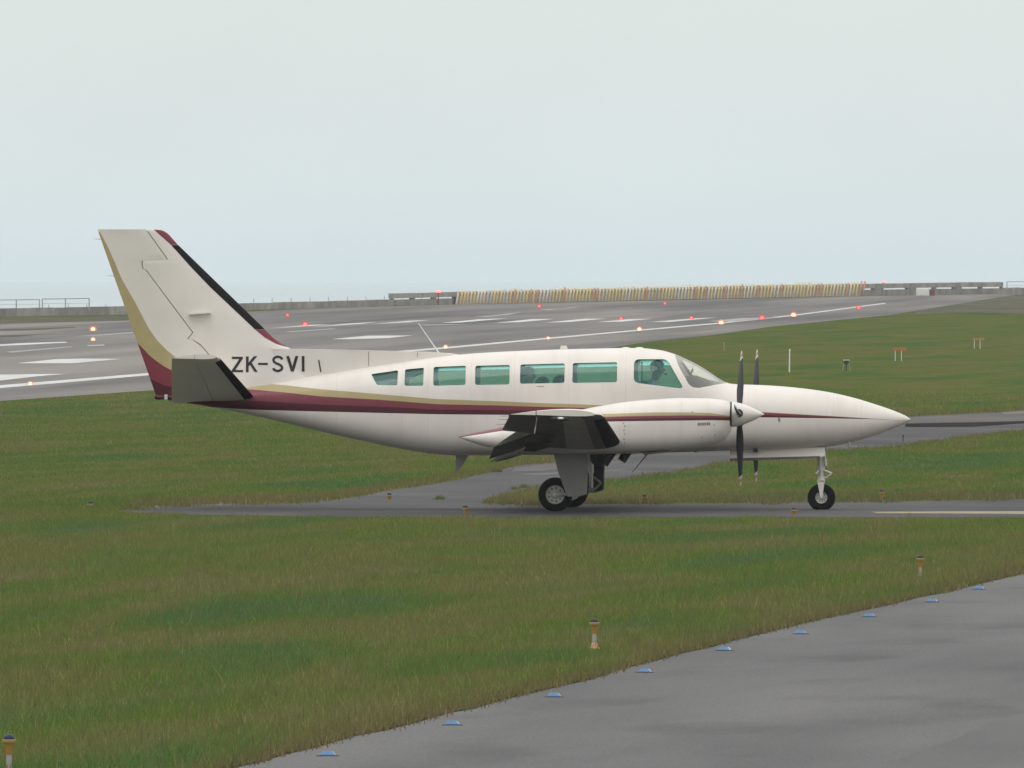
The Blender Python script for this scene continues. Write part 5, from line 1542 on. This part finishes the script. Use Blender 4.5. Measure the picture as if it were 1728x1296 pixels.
# ------------------------------------------------------------------ people aboard
M['skin'] = mat('skin', (0.30, 0.17, 0.12), 0.55, var=0.06)
M['hair'] = mat('dark_hair', (0.018, 0.014, 0.012), 0.6, var=0.2, vscale=30)
M['shirtb'] = mat('pale_blue_shirt', (0.50, 0.58, 0.66), 0.8, var=0.06)
M['shirtw'] = mat('pale_shirt', (0.55, 0.54, 0.5), 0.8, var=0.06)
M['trous'] = mat('dark_trousers', (0.03, 0.032, 0.045), 0.85, var=0.1)
def skin_mesh(verts, edges_, radii, sub=2):
    me = bpy.data.meshes.new('sk'); me.from_pydata(verts, edges_, [])
    o = bpy.data.objects.new('sk', me); COL.objects.link(o)
    md = o.modifiers.new('s', 'SKIN'); md.use_smooth_shade = True
    for sv, r in zip(me.skin_vertices[0].data, radii): sv.radius = r if isinstance(r, tuple) else (r, r)
    me.skin_vertices[0].data[0].use_root = True
    md2 = o.modifiers.new('d', 'SUBSURF'); md2.levels = sub; md2.render_levels = sub
    bpy.context.view_layer.update()
    r = eval_mesh(o); bpy.data.objects.remove(o)
    return r
def person(lbl, pos, bow, shirt, headset=False):
    """Seated figure facing +x; pos is the point on the seat under the hips."""
    t = thing('person', lbl, 'person', (0, 0, 0), 0, None)
    V_ = [(0, 0, .10), (-.02, 0, .25), (-.03, 0, .44), (-.01, 0, .555), (.0, 0, .60), (.015+bow*.3, 0, .645), (.02+bow*.6, 0, .69), (.02+bow, 0, .77), (.03+bow, 0, .84)]
    R_ = [(.16, .12), (.15, .11), (.17, .11), (.11, .08), (.055, .055), (.058, .055), (.075, .075), (.093, .078), (.06, .055)]
    E_ = [(i, i+1) for i in range(8)]
    def add(p, r, frm):
        V_.append(p); R_.append(r); E_.append((frm, len(V_)-1)); return len(V_)-1
    nose = add((.128+bow, 0, .735), (.016, .013), 7)
    for s_ in (-1, 1):
        sh = add((-.01, s_*.185, .535), (.06, .06), 3)
        el = add((.05, s_*.22, .24), (.043, .043), sh)
        wr = add((.28, s_*.17, .20), (.03, .028), el)
        add((.35, s_*.15, .20), (.035, .02), wr)
        hp = add((.05, s_*.10, .09), (.09, .085), 0)
        kn = add((.45, s_*.11, .10), (.065, .065), hp)
        an = add((.47, s_*.11, -.30), (.045, .045), kn)
        add((.60, s_*.11, -.35), (.045, .03), an)
        ear = add((.01+bow, s_*.084, .745), (.012, .022), 7)
    me = skin_mesh(V_, E_, R_)
    b_ = link('body', me, t, [M['skin'], M[shirt], M['trous']])
    for p in me.polygons:
        c = p.center
        p.use_smooth = True
        p.material_index = 1 if ((.17 < c.z < .60) and c.x < .25) else (2 if c.z <= .17 else 0)
    bm = bmesh.new()
    add_lathe(bm, [(.0, .092)]+[(.096*math.sin(a), .092*math.cos(a)) for a in np.linspace(.15, 1.75, 9)], Matrix.Translation((.012+bow, 0, .785)) @ Matrix.Rotation(rad(-20), 4, 'Y') @ Matrix.Diagonal((1.08, .92, 1.0, 1)), 20)
    bm_obj('hair', bm, t, M['hair'], 60)
    if headset:
        bm = bmesh.new()
        for s_ in (-1, 1): add_lathe(bm, [(0, -.02), (.042, -.02), (.045, .01), (.03, .025), (0, .028)], Matrix.Translation((.015+bow, s_*.095, .755)) @ Matrix.Rotation(rad(-90*s_), 4, 'X'), 14)
        for k in range(10):
            a0, a1 = math.pi*k/10, math.pi*(k+1)/10
            add_tube(bm, (.015+bow, .1*math.cos(a0), .765+.115*math.sin(a0)), (.015+bow, .1*math.cos(a1), .765+.115*math.sin(a1)), .010, seg=6)
        add_tube(bm, (.03+bow, -.1, .74), (.13+bow, -.05, .685), .006, seg=6)
        add_tube(bm, (.125+bow, -.055, .688), (.14+bow, -.03, .685), .014, seg=8)
        bm_obj('headset', bm, t, M['dark'], 40)
    # into the cabin, facing the nose
    wx = pos[0]*CY-pos[1]*SY; wy = pos[0]*SY+pos[1]*CY
    t.location = (wx, wy, pos[2]); t.rotation_euler = (0, 0, YAW); t.scale = (1.1, 1.1, 1.1)
    return t
def seat_pos(px, py, y, hz=.845):
    x, z = loc(px, py, y); return (x-.03, y, z-hz)
person('pilot in pale blue shirt and headset looking ahead through the cockpit side window', seat_pos(1107, 621, .28), .03, 'shirtb', True)
person('dark-haired passenger in pale shirt, the tallest head in the fifth cabin window', seat_pos(893, 632.5, -.28), .0, 'shirtw')
person('dark-haired passenger low in the middle of the fifth cabin window', seat_pos(917, 649, .28), .0, 'shirtb')
person('dark-haired passenger at the forward edge of the fifth cabin window', seat_pos(947, 646, .28), .0, 'shirtw')
